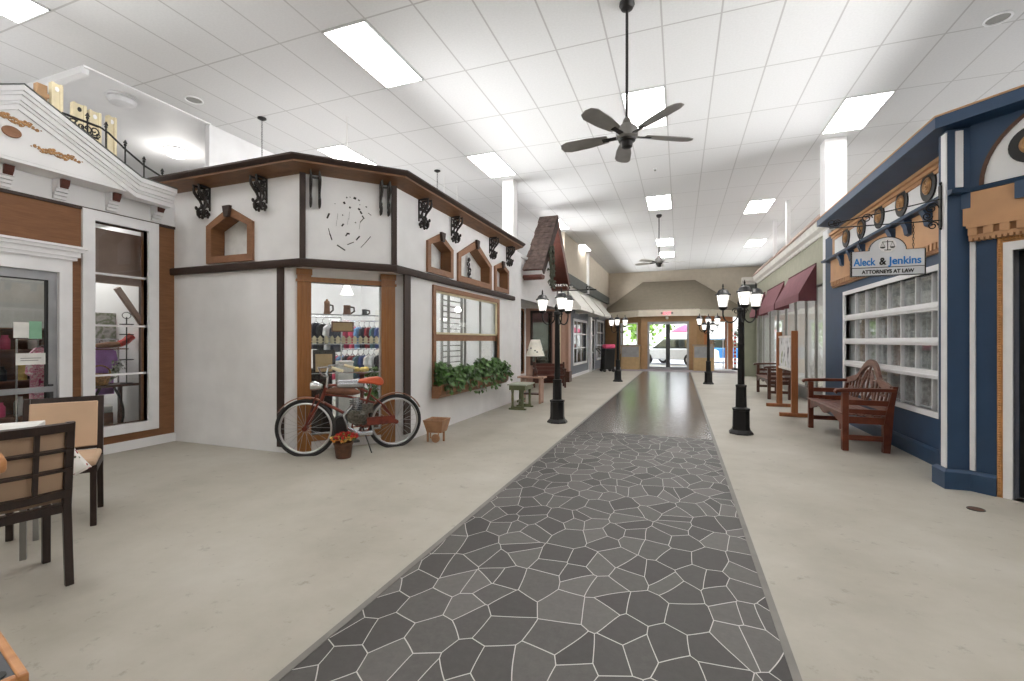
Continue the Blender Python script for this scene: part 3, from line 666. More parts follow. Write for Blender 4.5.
struct('trim_13', MB().box(FP.s(955), FP.s(962.5), -.014, 0, 2.68, 3.18), 'trimwhite', FP)
q0, q1, q2 = FQ.s(998), FQ.s(1004), FQ.s(1013.5); qd = FQ.z(1013, 250)
struct('wall_right', wall(0, 2.0, 0, RT + .1, [(q2, q2 + .95, 0, qd)]), 'blue', FQ)
dr = sempty('door_3', FQ)
obj('door_casing', MB().ring([(q1, 0), (q2 + .95 + q2 - q1, 0), (q2 + .95 + q2 - q1, qd + .07), (q1, qd + .07)], [(q2, 0), (q2 + .95, 0), (q2 + .95, qd), (q2, qd)], -.02, .1), 'trimwhite', dr)
rp = MB(); 
for xx in ((q0 + q1) / 2, q2 + .95 + q2 - q1 + (q1 - q0) / 2):
    rp.box(xx - (q1 - q0) / 2, xx + (q1 - q0) / 2, -.02, 0, 0, qd + .12)
    for k in range(110): rp.ball((xx, -.026, .02 + k * .0205), .0135, 6, 4)
rp.box(q0, q2 + .95 + q2 - q0, -.02, 0, qd + .07, qd + .12)
for k in range(60): rp.ball((q0 + .02 + k * .0205, -.026, qd + .095), .0135, 6, 4)
obj('rope_moulding', rp, 'rope', dr)
obj('door_leaf', MB().box(q2, q2 + .95, .12, .16, 0, qd), 'signblack', dr)
# frieze, ledge, tan band, dentils, cornice
fz0 = 2.77; fx0, fx1 = FR.s(833, .02), -5.36
struct('trim_14', MB().box(fx0 + .06, fx1, -.012, 0, fz0, 3.08), 'white', FR)
struct('trim_15', MB().box(fx0 - .03, fx0 + .06, -.02, 0, fz0, 3.2).box(fx0, fx1, -.03, 0, 3.07, 3.11).box(fx0, fx1, -.05, 0, 3.11, 3.15).box(fx0, fx1, -.085, 0, 3.15, 3.2), 'tan', FR)
lp = [(2.55, 9.75), (2.55, 5.45)]
struct('trim_16', MB().sweep(lp, [(0, 2.715), (.13, 2.725), (.14, 2.755), (.02, 2.775), (0, 2.775)]), 'bluedark')
struct('trim_17', MB().sweep([(2.25, 5.18), (2.407, 5.18), (3.5, 4.087)], [(0, 2.615), (.06, 2.62), (.075, 2.65), (.0, 2.665)]), 'bluedark')
struct('trim_18', MB().box(fx0 - .02, fx1 - .06, -.05, 0, 2.36, 2.715), 'tan', FR)
dn = MB().box(fx0 + .02, fx1 - .08, -.07, 0, 2.335, 2.365)
x = fx0 + .05
while x < fx1 - .1: dn.box(x, x + .045, -.065, 0, 2.27, 2.335); x += .08
dn.box(fx0 + .03, fx1 - .09, -.04, 0, 2.235, 2.285); struct('trim_19', dn, 'tan', FR)
struct('trim_20', MB().box(-.03, 1.6, -.05, 0, 2.33, 2.615), 'tan', FQ)
dn = MB().box(.0, 1.6, -.075, 0, 2.30, 2.335); x = .01
while x < 1.5: dn.box(x, x + .06, -.07, 0, 2.235, 2.30); x += .10
dn.box(.01, 1.6, -.055, 0, 2.21, 2.24); x = .015
while x < 1.5: dn.box(x, x + .022, -.062, 0, 2.185, 2.212); x += .036
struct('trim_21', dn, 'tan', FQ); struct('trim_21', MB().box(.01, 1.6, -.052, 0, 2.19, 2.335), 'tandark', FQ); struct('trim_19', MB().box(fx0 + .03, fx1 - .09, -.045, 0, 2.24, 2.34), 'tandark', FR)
struct('trim_22', MB().box(-.04, .022, -.052, 0, 2.48, 2.62).box(.30, .40, -.075, 0, 2.48, 2.62), 'bluedark', FQ)
for k, (px, lab) in enumerate(((839.5, 'navy ledge bracket at the sage shop end of the tan band'), (849, 'navy ledge bracket above the arched top edge of the hanging sign'), (860, 'navy ledge bracket second along from the sage shop end, above the sign'), (889, 'navy ledge bracket behind the hanging sign chain'), (904.5, 'navy ledge bracket below the fourth rosette'), (924.5, 'navy ledge bracket below the largest rosette, beside the white corner strip'))):
    t = fthing(FR, 'ledge_bracket', lab, 'bracket', FR.s(px, .1), 2.53, .051, 'navy brackets under the law office ledge')
    obj('mount_block', MB().prism([(0, 0), (-.035, .02), (-.05, .1), (-.085, .175), (0, .175)], -.05, .05, 'x'), 'bluedark', t)
cp = [(2.17, 9.0), (2.17, 5.2), (3.3, 4.07)]
struct('trim_23', MB().sweep(cp, [(-.4, 3.17), (-.03, 3.235), (0, 3.235), (.0, 3.335), (-.4, 3.345)]), 'bluedark')
struct('trim_24', MB().sweep(cp, [(-.06, 3.337), (.004, 3.337), (.004, 3.352), (-.06, 3.356)]), 'tan')
ar = MB(); ac, arad, az = .094 + .60, .60, 2.665
hp = [(ac + arad * math.cos(PI * i / 24), az + arad * .98 * math.sin(PI * i / 24)) for i in range(25)]
struct('trim_25', MB().prism(hp, -.012, 0), 'white', FQ)
struct('trim_26', MB().ring([(ac + (p[0] - ac) * 1.045, az + (p[1] - az) * 1.045) for p in hp], hp, -.025, 0), 'potbrown', FQ)
def rosette(fr, sv, z, r, label, off, colr):
    t = fthing(fr, 'wall_rosette', label, 'rosette', sv, z, off, 'round rosettes on the law office frieze')
    obj('mounted_disc', MB().disc((0, 0), r, -.018, 0), 'signblack', t, bevel=.006)
    obj('gold_face', MB().disc((0, 0), r * .56, -.026, -.018), colr, t, bevel=.003)
    mb = MB().tube([(r * .42 * math.cos(a * PI / 12), -.027, r * .42 * math.sin(a * PI / 12)) for a in range(24)], .012, 6, True)
    mb.tube([(r * .22 * math.cos(a * PI / 12), -.028, r * .22 * math.sin(a * PI / 12)) for a in range(24)], .012, 6, True).ball((0, -.028, 0), .02, 8, 5)
    obj('ring_ornament', mb, colr, t)
for px, py, lab in ((846.7, 237.3, 'smallest looking rosette with olive gold centre, first from the sage shop end'), (862, 227.8, 'second round rosette from the sage shop end of the white frieze'), (880, 216.3, 'third round rosette with coppery centre, in the middle of the white frieze'), (902.5, 203, 'fourth round rosette from the sage shop end, above the hanging sign'), (929.4, 186, 'fifth and largest looking rosette on the white frieze, beside the corner')):
    rosette(FR, FR.s(px, .012), FR.z(px, py, .012), .165, lab, .0125, 'gold')
rosette(FQ, .395, FQ.z(1024, 146), .15, 'black and gold rosette on the white arch above the rope framed door', .0125, 'gold')
# ================================================================== right facade S: sage shop with maroon awnings
fr = FS; s0, s1 = -18.7, -10.05
struct('wall_right', MB().box(s0, s1, 0, .12, 2.45, 3.4), 'green_wall', FS)
struct('wall_right', MB().box(s0, s1, 0, .12, 0, .26), 'greypaint', FS)
gl = window(FS, s0 + .1, s1 - .1, .26, 2.45, .02, xs=[-17.6, -16.4, -15.2, -14.1, -13.0, -12.0, -11.2], mw=.07, mf='greypaint', mg='glassdoor', proud=.01)
struct('trim_27', MB().box(s1 - .28, s1 + .02, -.06, 0, 0, 3.4), 'trimwhite', FS)
sc = [(2.65, 18.75), (2.65, 10.0)]
struct('trim_28', MB().sweep([(2.15, 18.75)] + sc, [(-.05, 3.38), (.03, 3.38), (.05, 3.45), (.12, 3.5), (.15, 3.6), (.15, 3.63), (-.05, 3.63)]), 'cream_canvas')
struct('trim_29', MB().sweep(sc, [(-.3, 3.632), (.16, 3.632), (.17, 3.66), (-.05, 3.92), (-.3, 3.92)]), 'mauve')
struct('wall_right', MB().box(2.18, 2.65, 18.75, 18.95, 0, 3.0), 'sage_dark')
struct('wall_right', MB().box(2.15, 2.65, 18.72, 18.95, 3.0, 3.4), 'slate')
struct('wall_right', MB().box(3.2, 3.3, 19, 24.4, 0, 3.6), 'green_wall')
struct('wall_inner', MB().box(6, 6.1, 10.2, 18.7, 0, 3.3).box(2.8, 6, 18.6, 18.7, 0, 3.3).box(2.8, 6, 10.1, 10.2, 0, 3.3), 'white')
def awning(fr, sa, sb, zt, zb, zv, pj, mt, md, name, label, grp):
    t = fthing(fr, name, label, 'awning', (sa + sb) / 2, zb, .001, grp); h = (sb - sa) / 2; T, B, V = zt - zb, 0, zv - zb
    mb = MB(); mb.add([(-h, 0, T), (h, 0, T), (h, -pj, B), (-h, -pj, B), (-h, .0, T - .01), (h, 0, T - .01), (h, -pj, B - .01), (-h, -pj, B - .01)], [(0, 3, 2, 1), (4, 5, 6, 7), (0, 1, 5, 4), (2, 3, 7, 6)])
    obj('canopy_slope', mb, mt, t)
    for x in (-h, h - .006): obj('side_panel', MB().prism([(0, T - .005), (-pj, B), (-pj, V), (0, V)], x, x + .006, 'x'), md, t)
    obj('valance', MB().box(-h, h, -pj - .004, -pj, V, B), mt, t)
    obj('mount_bar', MB().box(-h, h, -.02, 0, T - .03, T), md, t)
AG = 'maroon awnings on the sage shop'
awning(FS, -13.5, -11.0, 2.92, 2.30, 2.14, .32, 'maroon', 'maroondark', 'shop_awning', 'maroon awning nearest the navy law office', AG)
awning(FS, -16.55, -14.07, 2.92, 2.30, 2.14, .25, 'maroon', 'maroondark', 'shop_awning', 'second maroon awning along, partly behind the black street lamp', AG)
awning(FS, -18.6, -17.0, 2.92, 2.30, 2.14, .25, 'maroon', 'maroondark', 'shop_awning', 'small looking maroon awning furthest down the sage shop', AG)
AG = 'cream awnings on the grey shop'
for (sa, sb, lab) in ((14.55, 16.6, 'cream awning closest to the shingled gable'), (17.0, 19.1, 'middle cream awning on the grey shop'), (19.6, 21.8, 'cream awning closest to the exit doors')):
    awning(FD, sa, sb, 3.2, 2.42, 2.32, .62, 'cream_canvas', 'cream_canvas', 'shop_awning', lab, AG)
# ================================================================== lamps of the hall
def panel(x, y, label):
    x0, y0 = x + .012, y + .012; x1, y1 = x + .611 - .012, y + 1.2513 - .012
    t = thing('ceiling_light', label, 'ceiling light', (x0, y0, CEIL - .012), 0, 'fluorescent ceiling panels')
    w, h = x1 - x0, y1 - y0
    obj('light_frame', MB().box(0, w, 0, .014, 0, .011).box(0, w, h - .014, h, 0, .011).box(0, .014, 0, h, 0, .011).box(w - .014, w, 0, h, 0, .011), 'white', t)
    obj('diffuser', MB().box(.014, w - .014, .014, h - .014, .003, .010), 'tube', t)
GX = lambda k: -.185 + .611 * k
GY = lambda k: 5.40 + 1.2513 * k
for kx, ky, lab in ((-6, -1, 'largest glowing ceiling panel, above the white panel with dark marks'), (-1, 1, 'glowing ceiling panel partly hidden by the grey fan blades'), (-6, 2, 'glowing ceiling panel above the end of the tudor roof, beside the white column'),
                    (4, 2, 'glowing ceiling panel touching the white column over the law office'), (3, 6, 'glowing ceiling panel on the sage shop side, first beyond the law office column'), (-1, 5, 'larger glowing panel just in front of the second ceiling fan'), (4, 10, 'far glowing ceiling panel on the sage shop side'),
                    (-1, 9, 'glowing panel crossed by the rod of the second fan'), (-1, 11, 'farthest thin glowing panel above the blades of the second fan'), (-11, -3, 'glowing panel cut by the top corner above the brown shop'), (-10, 1, 'glowing panel half hidden by the peak of the tudor roof'),
                    (-6, 9, 'glowing panel above the cream awnings'), (-6, 6, 'glowing panel partly hidden by the shingled gable')):
    panel(GX(kx), GY(ky), lab)
for kx, ky in ((-6, -4), (-1, -4), (4, -4), (4, -1), (-6, -7), (-1, -7), (4, -7), (-11, -6), (9, -1), (9, 2), (9, -4), (9, 6)):
    panel(GX(kx), GY(ky), 'glowing ceiling panel out of the picture, over the hall')
def lamp(name, kind, loc, energy, size=.5, rot=(0, 0, 0), color=(1, .97, .93)):
    d = bpy.data.lights.new(name, kind); d.energy = energy; d.color = color
    if kind == 'AREA': d.size = size
    elif kind == 'POINT': d.shadow_soft_size = size
    o = bpy.data.objects.new(name, d); COL.objects.link(o); o.location = loc; o.rotation_euler = rot; return o
# unseen uplights, added over the shops and beside the camera, brighten the ceiling
D2 = math.radians
def ceiling_fill(x, y, z, sx, sy, e):  # area lamp without a fixture, added only to brighten the ceiling
    o = lamp('ceiling_fill_lamp', 'AREA', (x, y, z), e, sx, (PI, 0, 0), (1, 1, 1)); o.data.shape = 'RECTANGLE'; o.data.size_y = sy; return o
ceiling_fill(-5.3, 7.0, 3.45, 2.6, 4.8, 14); ceiling_fill(-8.0, 2.2, 3.2, 1.6, 2.2, 8); ceiling_fill(5.0, 7.0, 3.4, 3.4, 5.5, 20); ceiling_fill(4.6, 14.4, 3.95, 2.4, 8, 12); ceiling_fill(-5.2, 17.5, 3.6, 2.4, 9, 20); ceiling_fill(-9.5, -2, 2.8, 3, 6, 50); ceiling_fill(6.5, -1, 2.8, 3, 7, 50)
def beam(x, y, z, sy, e, sgn, tilt=70):  # added fill lamp tilted toward the ceiling above the path
    o = ceiling_fill(x, y, z, .5, sy, e); o.data.spread = D2(70); o.rotation_euler = (0, sgn * D2(180 - tilt), 0)
beam(-4.6, 7.0, 3.5, 4.5, 32, -1); beam(-4.6, 12.0, 3.6, 5, 40, -1); beam(3.6, 6.8, 3.5, 5, 34, 1); beam(4.7, 13.5, 3.5, 7, 18, 1); beam(4.7, 20.5, 3.62, 6, 45, 1); beam(-3.43, 19.6, 3.6, 9, 60, -1, 66); beam(-7.5, 1, 3.3, 4, 34, -1, 72); beam(6.5, 0, 3.3, 6, 50, 1, 72)
# shop interiors keep their own lamps on
lamp('shop_lamp', 'AREA', (-7.6, 2.3, 2.9), 16, 1.0)
lamp('shop_lamp', 'AREA', (-7.6, 3.5, 2.9), 12, .8)
lamp('dome_bulb', 'POINT', (-9.0, 5.97, 4.5), 13, .15)
for (x, y, lab, on) in ((-7.8, 4.39, 'unlit opal dome light on the white ceiling above the cream posts', False), (-9.0, 5.97, 'lit opal dome light glowing above the iron railing', True)):
    t = thing('dome_light', lab, 'ceiling light', (x, y, CEIL + .10), 0, 'opal dome ceiling lights')
    obj('mount_rim', MB().lathe([(.19, 0), (.2, -.02), (.17, -.03)], 24), 'white', t)
    obj('opal_dome', MB().lathe([(.17, -.03), (.18, -.06), (.15, -.11), (.08, -.14), (.01, -.147)], 24), 'domeglow' if on else 'domeoff', t)
for (px, py, lab) in ((194, 99.5, 'small round recessed ceiling speaker above the tudor roof and railing'), (998, 18, 'round ceiling speaker above the law office cornice')):
    d = F * (CEIL - H) / (CY - py); r = ray(px)
    t = thing('ceiling_speaker', lab, 'speaker', (r[0] * d, r[1] * d, CEIL - .001), 0)
    obj('mount_ring', MB().tube([(.11 * math.cos(a * PI / 12), .11 * math.sin(a * PI / 12), -.008) for a in range(24)], .012, 6, True), 'white', t); obj('speaker_cone', MB().lathe([(.10, -.004), (.06, -.010), (.02, -.012)], 20), 'greypaint', t)
for (px, py, lab) in ((655, 168, 'tiny fire sprinkler beside the large ceiling fan'),):
    d = F * (CEIL - H) / (CY - py); r = ray(px)
    t = thing('ceiling_sprinkler', lab, 'sprinkler', (r[0] * d, r[1] * d, CEIL - .001), 0); obj('mount_rosette', MB().lathe([(.035, 0), (.03, -.012), (.01, -.015)], 14), 'white', t); obj('sprinkler_head', MB().lathe([(.008, -.015), (.008, -.05), (.022, -.052), (.022, -.056)], 12), 'steel', t)
# hanging chain lamps above the tudor shop (mostly hidden by the eave)
for (px, py, lab) in ((262, 118, 'black ceiling canopy with chain dropping behind the tudor corner cornice'), (437.3, 170.5, 'black ceiling canopy with chain dropping behind the tudor eave, above the window box side')):
    d = F * (CEIL - H) / (CY - py); r = ray(px); t = thing('hanging_lamp', lab, 'pendant lamp', (r[0] * d, r[1] * d, CEIL - .002), 0)
    obj('mount_canopy', MB().lathe([(.065, 0), (.065, -.015), (.03, -.035), (.008, -.04)], 20), 'black', t)
    mb = MB(); z = -.04
    while z > -1.5: mb.tube([(.010 * math.cos(a * PI / 3) * (1 if int(z * 40) % 2 else .3), .010 * math.cos(a * PI / 3) * (.3 if int(z * 40) % 2 else 1), z - .022 + .022 * math.sin(a * PI / 3)) for a in range(6)], .0035, 4, True); z -= .036
    obj('chain', mb, 'black', t); obj('lamp_shade', MB().lathe([(.03, -1.5), (.06, -1.54), (.18, -1.72), (.18, -1.73), (.05, -1.6)], 20), 'black', t)
# ceiling fans
def fan(x, y, hubz, blade_m, label, a0):
    t = thing('ceiling_fan', label, 'ceiling fan', (x, y, CEIL - .002), 0, None); dz = hubz - CEIL
    obj('mount_canopy', MB().lathe([(.075, 0), (.08, -.03), (.06, -.07), (.02, -.09)], 20), 'fanmetal', t)
    obj('downrod', MB().tube([(0, 0, -.07), (0, 0, dz + .17)], .015, 10), 'fanmetal', t)
    obj('motor_housing', MB().lathe([(.02, .19), (.04, .16), (.05, .12), (.10, .08), (.115, .03), (.11, -.02), (.09, -.04)], 24, (0, 0, dz)), 'fanhouse', t)
    obj('switch_cup', MB().lathe([(.09, -.04), (.085, -.06), (.06, -.07), (.055, -.12), (.03, -.135)], 20, (0, 0, dz)), 'fanmetal', t)
    for k in range(5):
        X = Matrix.Translation((0, 0, dz + .0)) @ Matrix.Rotation(a0 + k * 2 * PI / 5, 4, 'Z') @ Matrix.Rotation(.2, 4, 'X')
        b = obj('fan_blade', MB().prism([(.2, -.055), (.42, -.085), (.64, -.09), (.71, -.06), (.73, 0), (.71, .06), (.64, .09), (.42, .085), (.2, .055)], -.004, .004, 'z', X), blade_m, t)
        obj('blade_iron', MB().bar((.08, 0, -.01), (.26, 0, -.008), .05, .008, X), 'fanmetal', b)
fan(-.516, 4.89, 3.46, 'fanblade', 'large dark ceiling fan on a long rod above the stone path', .5)
fan(-.542, 13.46, 3.52, 'fanblade2', 'pale bladed ceiling fan far down the hall before the exit', .25)
# street lamps
def lantern(t, x, y, z, k, cap='black'):
    """lantern standing on point (x,y,z)"""
    X = Matrix.Translation((x, y, z)) @ Matrix.Diagonal((.84 * k, .84 * k, .97 * k, 1))
    l = obj('lantern', MB().lathe([(.03, 0), (.05, .01), (.075, .035), (.075, .05)], 8, X=X), cap, t)
    obj('lantern_glass', MB().lathe([(.068, .05), (.104, .225)], 8, X=X), 'lampglass', l)
    mb = MB()
    for q in range(4):
        a = PI / 4 + q * PI / 2; mb.bar((.073 * math.cos(a), .073 * math.sin(a), .05), (.11 * math.cos(a), .11 * math.sin(a), .228), .007, X=X)
    obj('lantern_cage', mb, cap, l)
    obj('lantern_cap', MB().lathe([(.125, .225), (.125, .24), (.10, .255), (.085, .29), (.06, .31), (.02, .32), (.012, .345), (.016, .36), (.006, .40)], 12, X=X), cap, l)
def street_lamp(x, y, label, angs, low=(), k=1.0):
    t = thing('street_lamp', label, 'street lamp', (x, y, 0), 0, 'black street lamps along the path')
    obj('lamp_base', MB().lathe([(.165, 0), (.165, .02), (.14, .05), (.125, .06), (.115, .1), (.112, .33), (.12, .335), (.12, .36), (.085, .37), (.075, .38), (.07, .66), (.075, .665), (.075, .69), (.05, .70)], 8), 'black', t)
    obj('pole', MB().lathe([(.046, .69), (.042, 1.25), (.046, 1.255), (.046, 1.275), (.042, 1.28), (.038, 1.72), (.055, 1.73), (.055, 1.78), (.035, 1.80), (.05, 1.86), (.02, 1.91)], 14), 'black', t)
    R, zl = .25, 1.76
    for a in angs:
        c, s = math.cos(a), math.sin(a); P = []
        for i in range(13): u = PI * i / 12; P.append(((R / 2 + .02 - (R / 2 - .02) * math.cos(u)) * c, (R / 2 + .02 - (R / 2 - .02) * math.cos(u)) * s, zl - .05 - .13 * math.sin(u)))
        P.append((R * c, R * s, zl + .01)); m = MB().tube(P, .011, 6)
        m.tube([(.07 * c + r0 * c, .07 * s + r0 * s, 1.74 + z0) for r0, z0 in spiral((0, 0), .05, .015, 0, 1.2, 14)], .007, 5)
        obj('lamp_arm', m, 'black', t); lantern(t, R * c, R * s, zl, k)
    for a in low:
        c, s = math.cos(a), math.sin(a)
        obj('lamp_arm', MB().tube([(.03 * c, .03 * s, 1.60), (.15 * c, .15 * s, 1.52), (.20 * c, .20 * s, 1.55), (.22 * c, .22 * s, 1.63)], .011, 6), 'black', t); lantern(t, .22 * c, .22 * s, 1.60, .85)
    lamp('lantern_bulb', 'POINT', (x, y, 2.45), 8, .12)
D2 = math.radians
street_lamp(-1.853, 7.175, 'black street lamp beside the green table and the gabled shop', [D2(179.5), D2(299.5), D2(59.5)])
street_lamp(.8185, 7.21, 'black three lantern street lamp before the red wooden bench and law office', [D2(153.6), D2(273.6), D2(33.6)])
street_lamp(-1.87, 15.02, 'far black street lamp on the cream awning side of the path', [D2(152), D2(272), D2(32)])
street_lamp(.82, 15.07, 'far black street lamp with five lanterns on the sage shop side', [D2(177), D2(-3), D2(87)], [D2(235), D2(299)])
# law office sign on its iron arm
t = thing('hanging_sign', 'white law office sign hanging from a scrolled black iron arm on the navy corner', 'sign', (2.236, 5.255, 2.17), 0)
x0, x1, zb, zs_, zt = 1.545 - 2.236, 2.12 - 2.236, -.24, .0, .125
xm = (x0 + x1) / 2; rr = .145
out = [(x0, zb), (x1, zb), (x1, zs_), (xm + rr + .01, zs_)] + [(xm + rr * math.cos(a * PI / 14), zs_ + (zt) * math.sin(a * PI / 14)) for a in range(15)] + [(xm - rr - .01, zs_), (x0, zs_)]
bd = obj('sign_board', MB().prism(out, -.012, .012), 'signwhite', t)
cen = (xm, (zb + zt) / 2)
obj('sign_border', MB().ring(out, [(cen[0] + (p[0] - cen[0]) * .97, cen[1] + (p[1] - cen[1]) * .965) for p in out], -.018, .018), 'signblack', t)
obj('divider_line', MB().box(x0 + .01, x1 - .01, -.0145, -.012, -.163, -.157), 'signblack', t)
def text(parent, s, size, loc, m, bold=0.0, sx=1.0, rz=0, ex=.0015, fit=None):
    c = bpy.data.curves.new('lettering', 'FONT'); c.body = s; c.size = size; c.align_x = 'CENTER'; c.extrude = ex; c.offset = bold
    o = bpy.data.objects.new('tmp', c); COL.objects.link(o); bpy.context.view_layer.update()
    me = bpy.data.meshes.new_from_object(o.evaluated_get(bpy.context.evaluated_depsgraph_get())); bpy.data.objects.remove(o)
    w_ = max(v.co.x for v in me.vertices) - min(v.co.x for v in me.vertices); sx = fit / w_ if fit else sx
    me.materials.clear(); me.materials.append(M[m]); o = bpy.data.objects.new('lettering', me); COL.objects.link(o); o.parent = parent
    o.location = loc; o.rotation_euler = (PI / 2, 0, rz); o.scale = (sx, 1, 1); return o
text(t, 'Aleck', .098, (xm - .181, -.0145, -.137), 'signblue', .0023, fit=.176)
text(t, '&', .094, (xm - .038, -.0145, -.135), 'signblack', .0025, fit=.056)
text(t, 'Jenkins', .098, (xm + .134, -.0145, -.135), 'signblue', .0023, fit=.25)
text(t, 'ATTORNEYS AT LAW', .047, (xm, -.0145, -.216), 'signblack', .0016, fit=.405)
em = obj('scales_emblem', MB().disc((xm, .045), .068, -.015, -.012), 'white', t)
mb = MB().box(xm - .003, xm + .003, -.018, -.015, .0, .092).box(xm - .025, xm + .025, -.018, -.015, -.003, .003).box(xm - .042, xm + .042, -.018, -.015, .074, .079)
for sx in (-1, 1):
    cx = xm + sx * .038
    mb.bar((cx, -.0165, .076), (cx - .018, -.0165, .03), .002).bar((cx, -.0165, .076), (cx + .018, -.0165, .03), .002)
    mb.prism([(cx + .02 * math.cos(PI + a * PI / 8), .03 + .014 * math.sin(PI + a * PI / 8)) for a in range(9)], -.018, -.015)
obj('scales', mb, 'signblack', em)
mb = MB(); L0 = 1.373 - 2.236
for z in (.44, .245): mb.tube([(0, 0, z), (L0 if z < .3 else L0 + .0, 0, z if z < .3 else .28)], .006, 6)
mb.box(-.012, .0, -.02, .02, .18, .56).ball((0, 0, .58), .016).ball((0, 0, .17), .014)
for (cx, cz, r, d) in ((-.07, .36, .055, 1), (-.10, .29, .04, -1), (-.06, .2, .04, 1), (-.56, .315, .045, 1), (L0 + .02, .295, .04, -1), (L0 + .06, .29, .035, 1)):
    mb.tube([(a, 0, b) for a, b in spiral((cx, cz), r, .012, 0, 1.4 * d, 18)], .005, 6)
obj('scroll_mount_arm', mb, 'black', t)
for cx in (xm - .215, xm + .20):
    mb = MB()
    for k in range(9): mb.tube([(cx + .008 * math.cos(a * PI / 3) * (1 if k % 2 else .3), .008 * math.cos(a * PI / 3) * (.3 if k % 2 else 1), .012 + k * .027 + .016 * math.sin(a * PI / 3)) for a in range(6)], .003, 4, True)
    obj('hanging_chain', mb, 'black', t)
# ================================================================== benches
def bench(loc, rz, label, m1, m2, ms, L=1.56):
    t = thing('garden_bench', label, 'bench', loc, rz); h = L / 2; D = .235
    for x in (-h + .035, h - .035):
        obj('leg', MB().box(x - .035, x + .035, -D, -D + .065, 0, .70), m1, t, bevel=.006)
        obj('leg', MB().prism([(D - .065, 0), (D, 0), (D + .04, .55), (D + .075, .78), (D + .03, .78), (D - .04, .46), (D - .065, .3)], x - .032, x + .032, 'x'), m1, t)
        obj('armrest', MB().prism([(-D - .06, .675), (-D - .05, .70), (D + .06, .72), (D + .06, .755), (-.02, .752), (-D, .745), (-D - .06, .735), (-D - .08, .705)], x - .045, x + .045, 'x'), m1, t, bevel=.008)
        obj('side_rail', MB().box(x - .018, x + .018, -D + .06, D, .55, .61).box(x - .018, x + .018, -D + .06, D, .44, .50).box(x - .02, x + .02, -D + .06, D - .04, .33, .41).box(x - .02, x + .02, -D + .06, D - .04, .13, .19), m1, t)
    ap = [(-h + .07, .44), (-h + .07, .30), (-h + .22, .33)] + [(-h + .22 + (L - .44) * i / 16, .365 - .03 * math.cos(4 * PI * i / 16)) for i in range(17)] + [(h - .22, .33), (h - .07, .30), (h - .07, .44)]
    obj('apron', MB().prism(ap, -D + .01, -D + .04), m1, t)
    st = MB()
    for i in range(6): y = -D - .02 + i * .083; st.box(-h + .005, h - .005, y, y + .07, .43 + (.012 if i < 1 else 0) - i * .004, .455 - i * .004)
    obj('seat', st, ms, t, bevel=.004)
    # crested fretwork back
    def top(u): # u -1..1
        a = abs(u); return .80 + .26 * (1 / (1 + math.exp((a - .42) * 13))) + .02 * math.cos(a * 9)
    n = 28; O = [(-h + .07 + (L - .14) * i / n, top(-1 + 2 * i / n)) for i in range(n + 1)]
    X = Matrix.Translation((0, D - .015, .44)) @ Matrix.Rotation(-.16, 4, 'X') @ Matrix.Translation((0, 0, -.44))
    mb = MB()
    for p, q in zip(O, O[1:]): mb.prism([(p[0], p[1] - .085), (q[0], q[1] - .085), q, p], -.018, .018, 'y', X)
    obj('back_rail', mb.box(-h + .07, h - .07, -.018, .018, .47, .53, X), m2, t)
    mb = MB()
    for i, u in enumerate((-.86, -.7, -.54, -.40, .40, .54, .7, .86)):
        x = u * (h - .07); mb.box(x - .016, x + .016, -.010, .010, .53, top(u) - .07, X)
    for s in (-1, 1):
        mb.tube([X @ Vector((s * (.06 + .12 * math.sin(PI * i / 12)), 0, .53 + .40 * i / 12)) for i in range(13)], .016, 6)
        mb.tube([X @ Vector((s * (.30 - .26 * i / 10), 0, .53 + .36 * i / 10)) for i in range(11)], .015, 6)
        mb.tube([X @ Vector((s * (.22 + .07 * math.cos(PI * i / 8)), 0, .74 + .07 * math.sin(PI * i / 8))) for i in range(17)], .013, 6)
        mb.box(s * .55 - .10, s * .55 + .10, -.010, .010, .64, .67, X)
    mb.box(-.015, .015, -.01, .01, .53, 1.0, X); obj('fretwork', mb, m2, t)
    return t
bench((2.07, 7.31, 0), -PI / 2, 'red brown wooden garden bench with crested fretwork back against the law office window', 'teak', 'teakgrey', 'teakgrey', 1.6)
bench((2.09, 12.4, 0), -PI / 2, 'dark wooden garden bench beyond the framed picture stand, under the maroon awnings', 'mahogany', 'mahogany', 'teakgrey', 1.6)
# framed picture stand
t = thing('picture_stand', 'oak floor stand holding an ink picture beside the red bench', 'display stand', (1.87, 9.77, 0), -PI / 2)
for x in (-.64, .64):
    obj('post', MB().box(x - .035, x + .035, -.05, .05, .04, 1.49), 'standwood', t, bevel=.006)
    obj('foot', MB().box(x - .04, x + .04, -.23, .23, 0, .065), 'standwood', t, bevel=.006)
obj('picture_rail', MB().box(-.605, .605, -.02, .02, 1.37, 1.41).box(-.605, .605, -.02, .02, .78, .82), 'cloth', t)
obj('picture', MB().box(-.605, .605, -.008, .008, .82, 1.37), 'artprint', t)
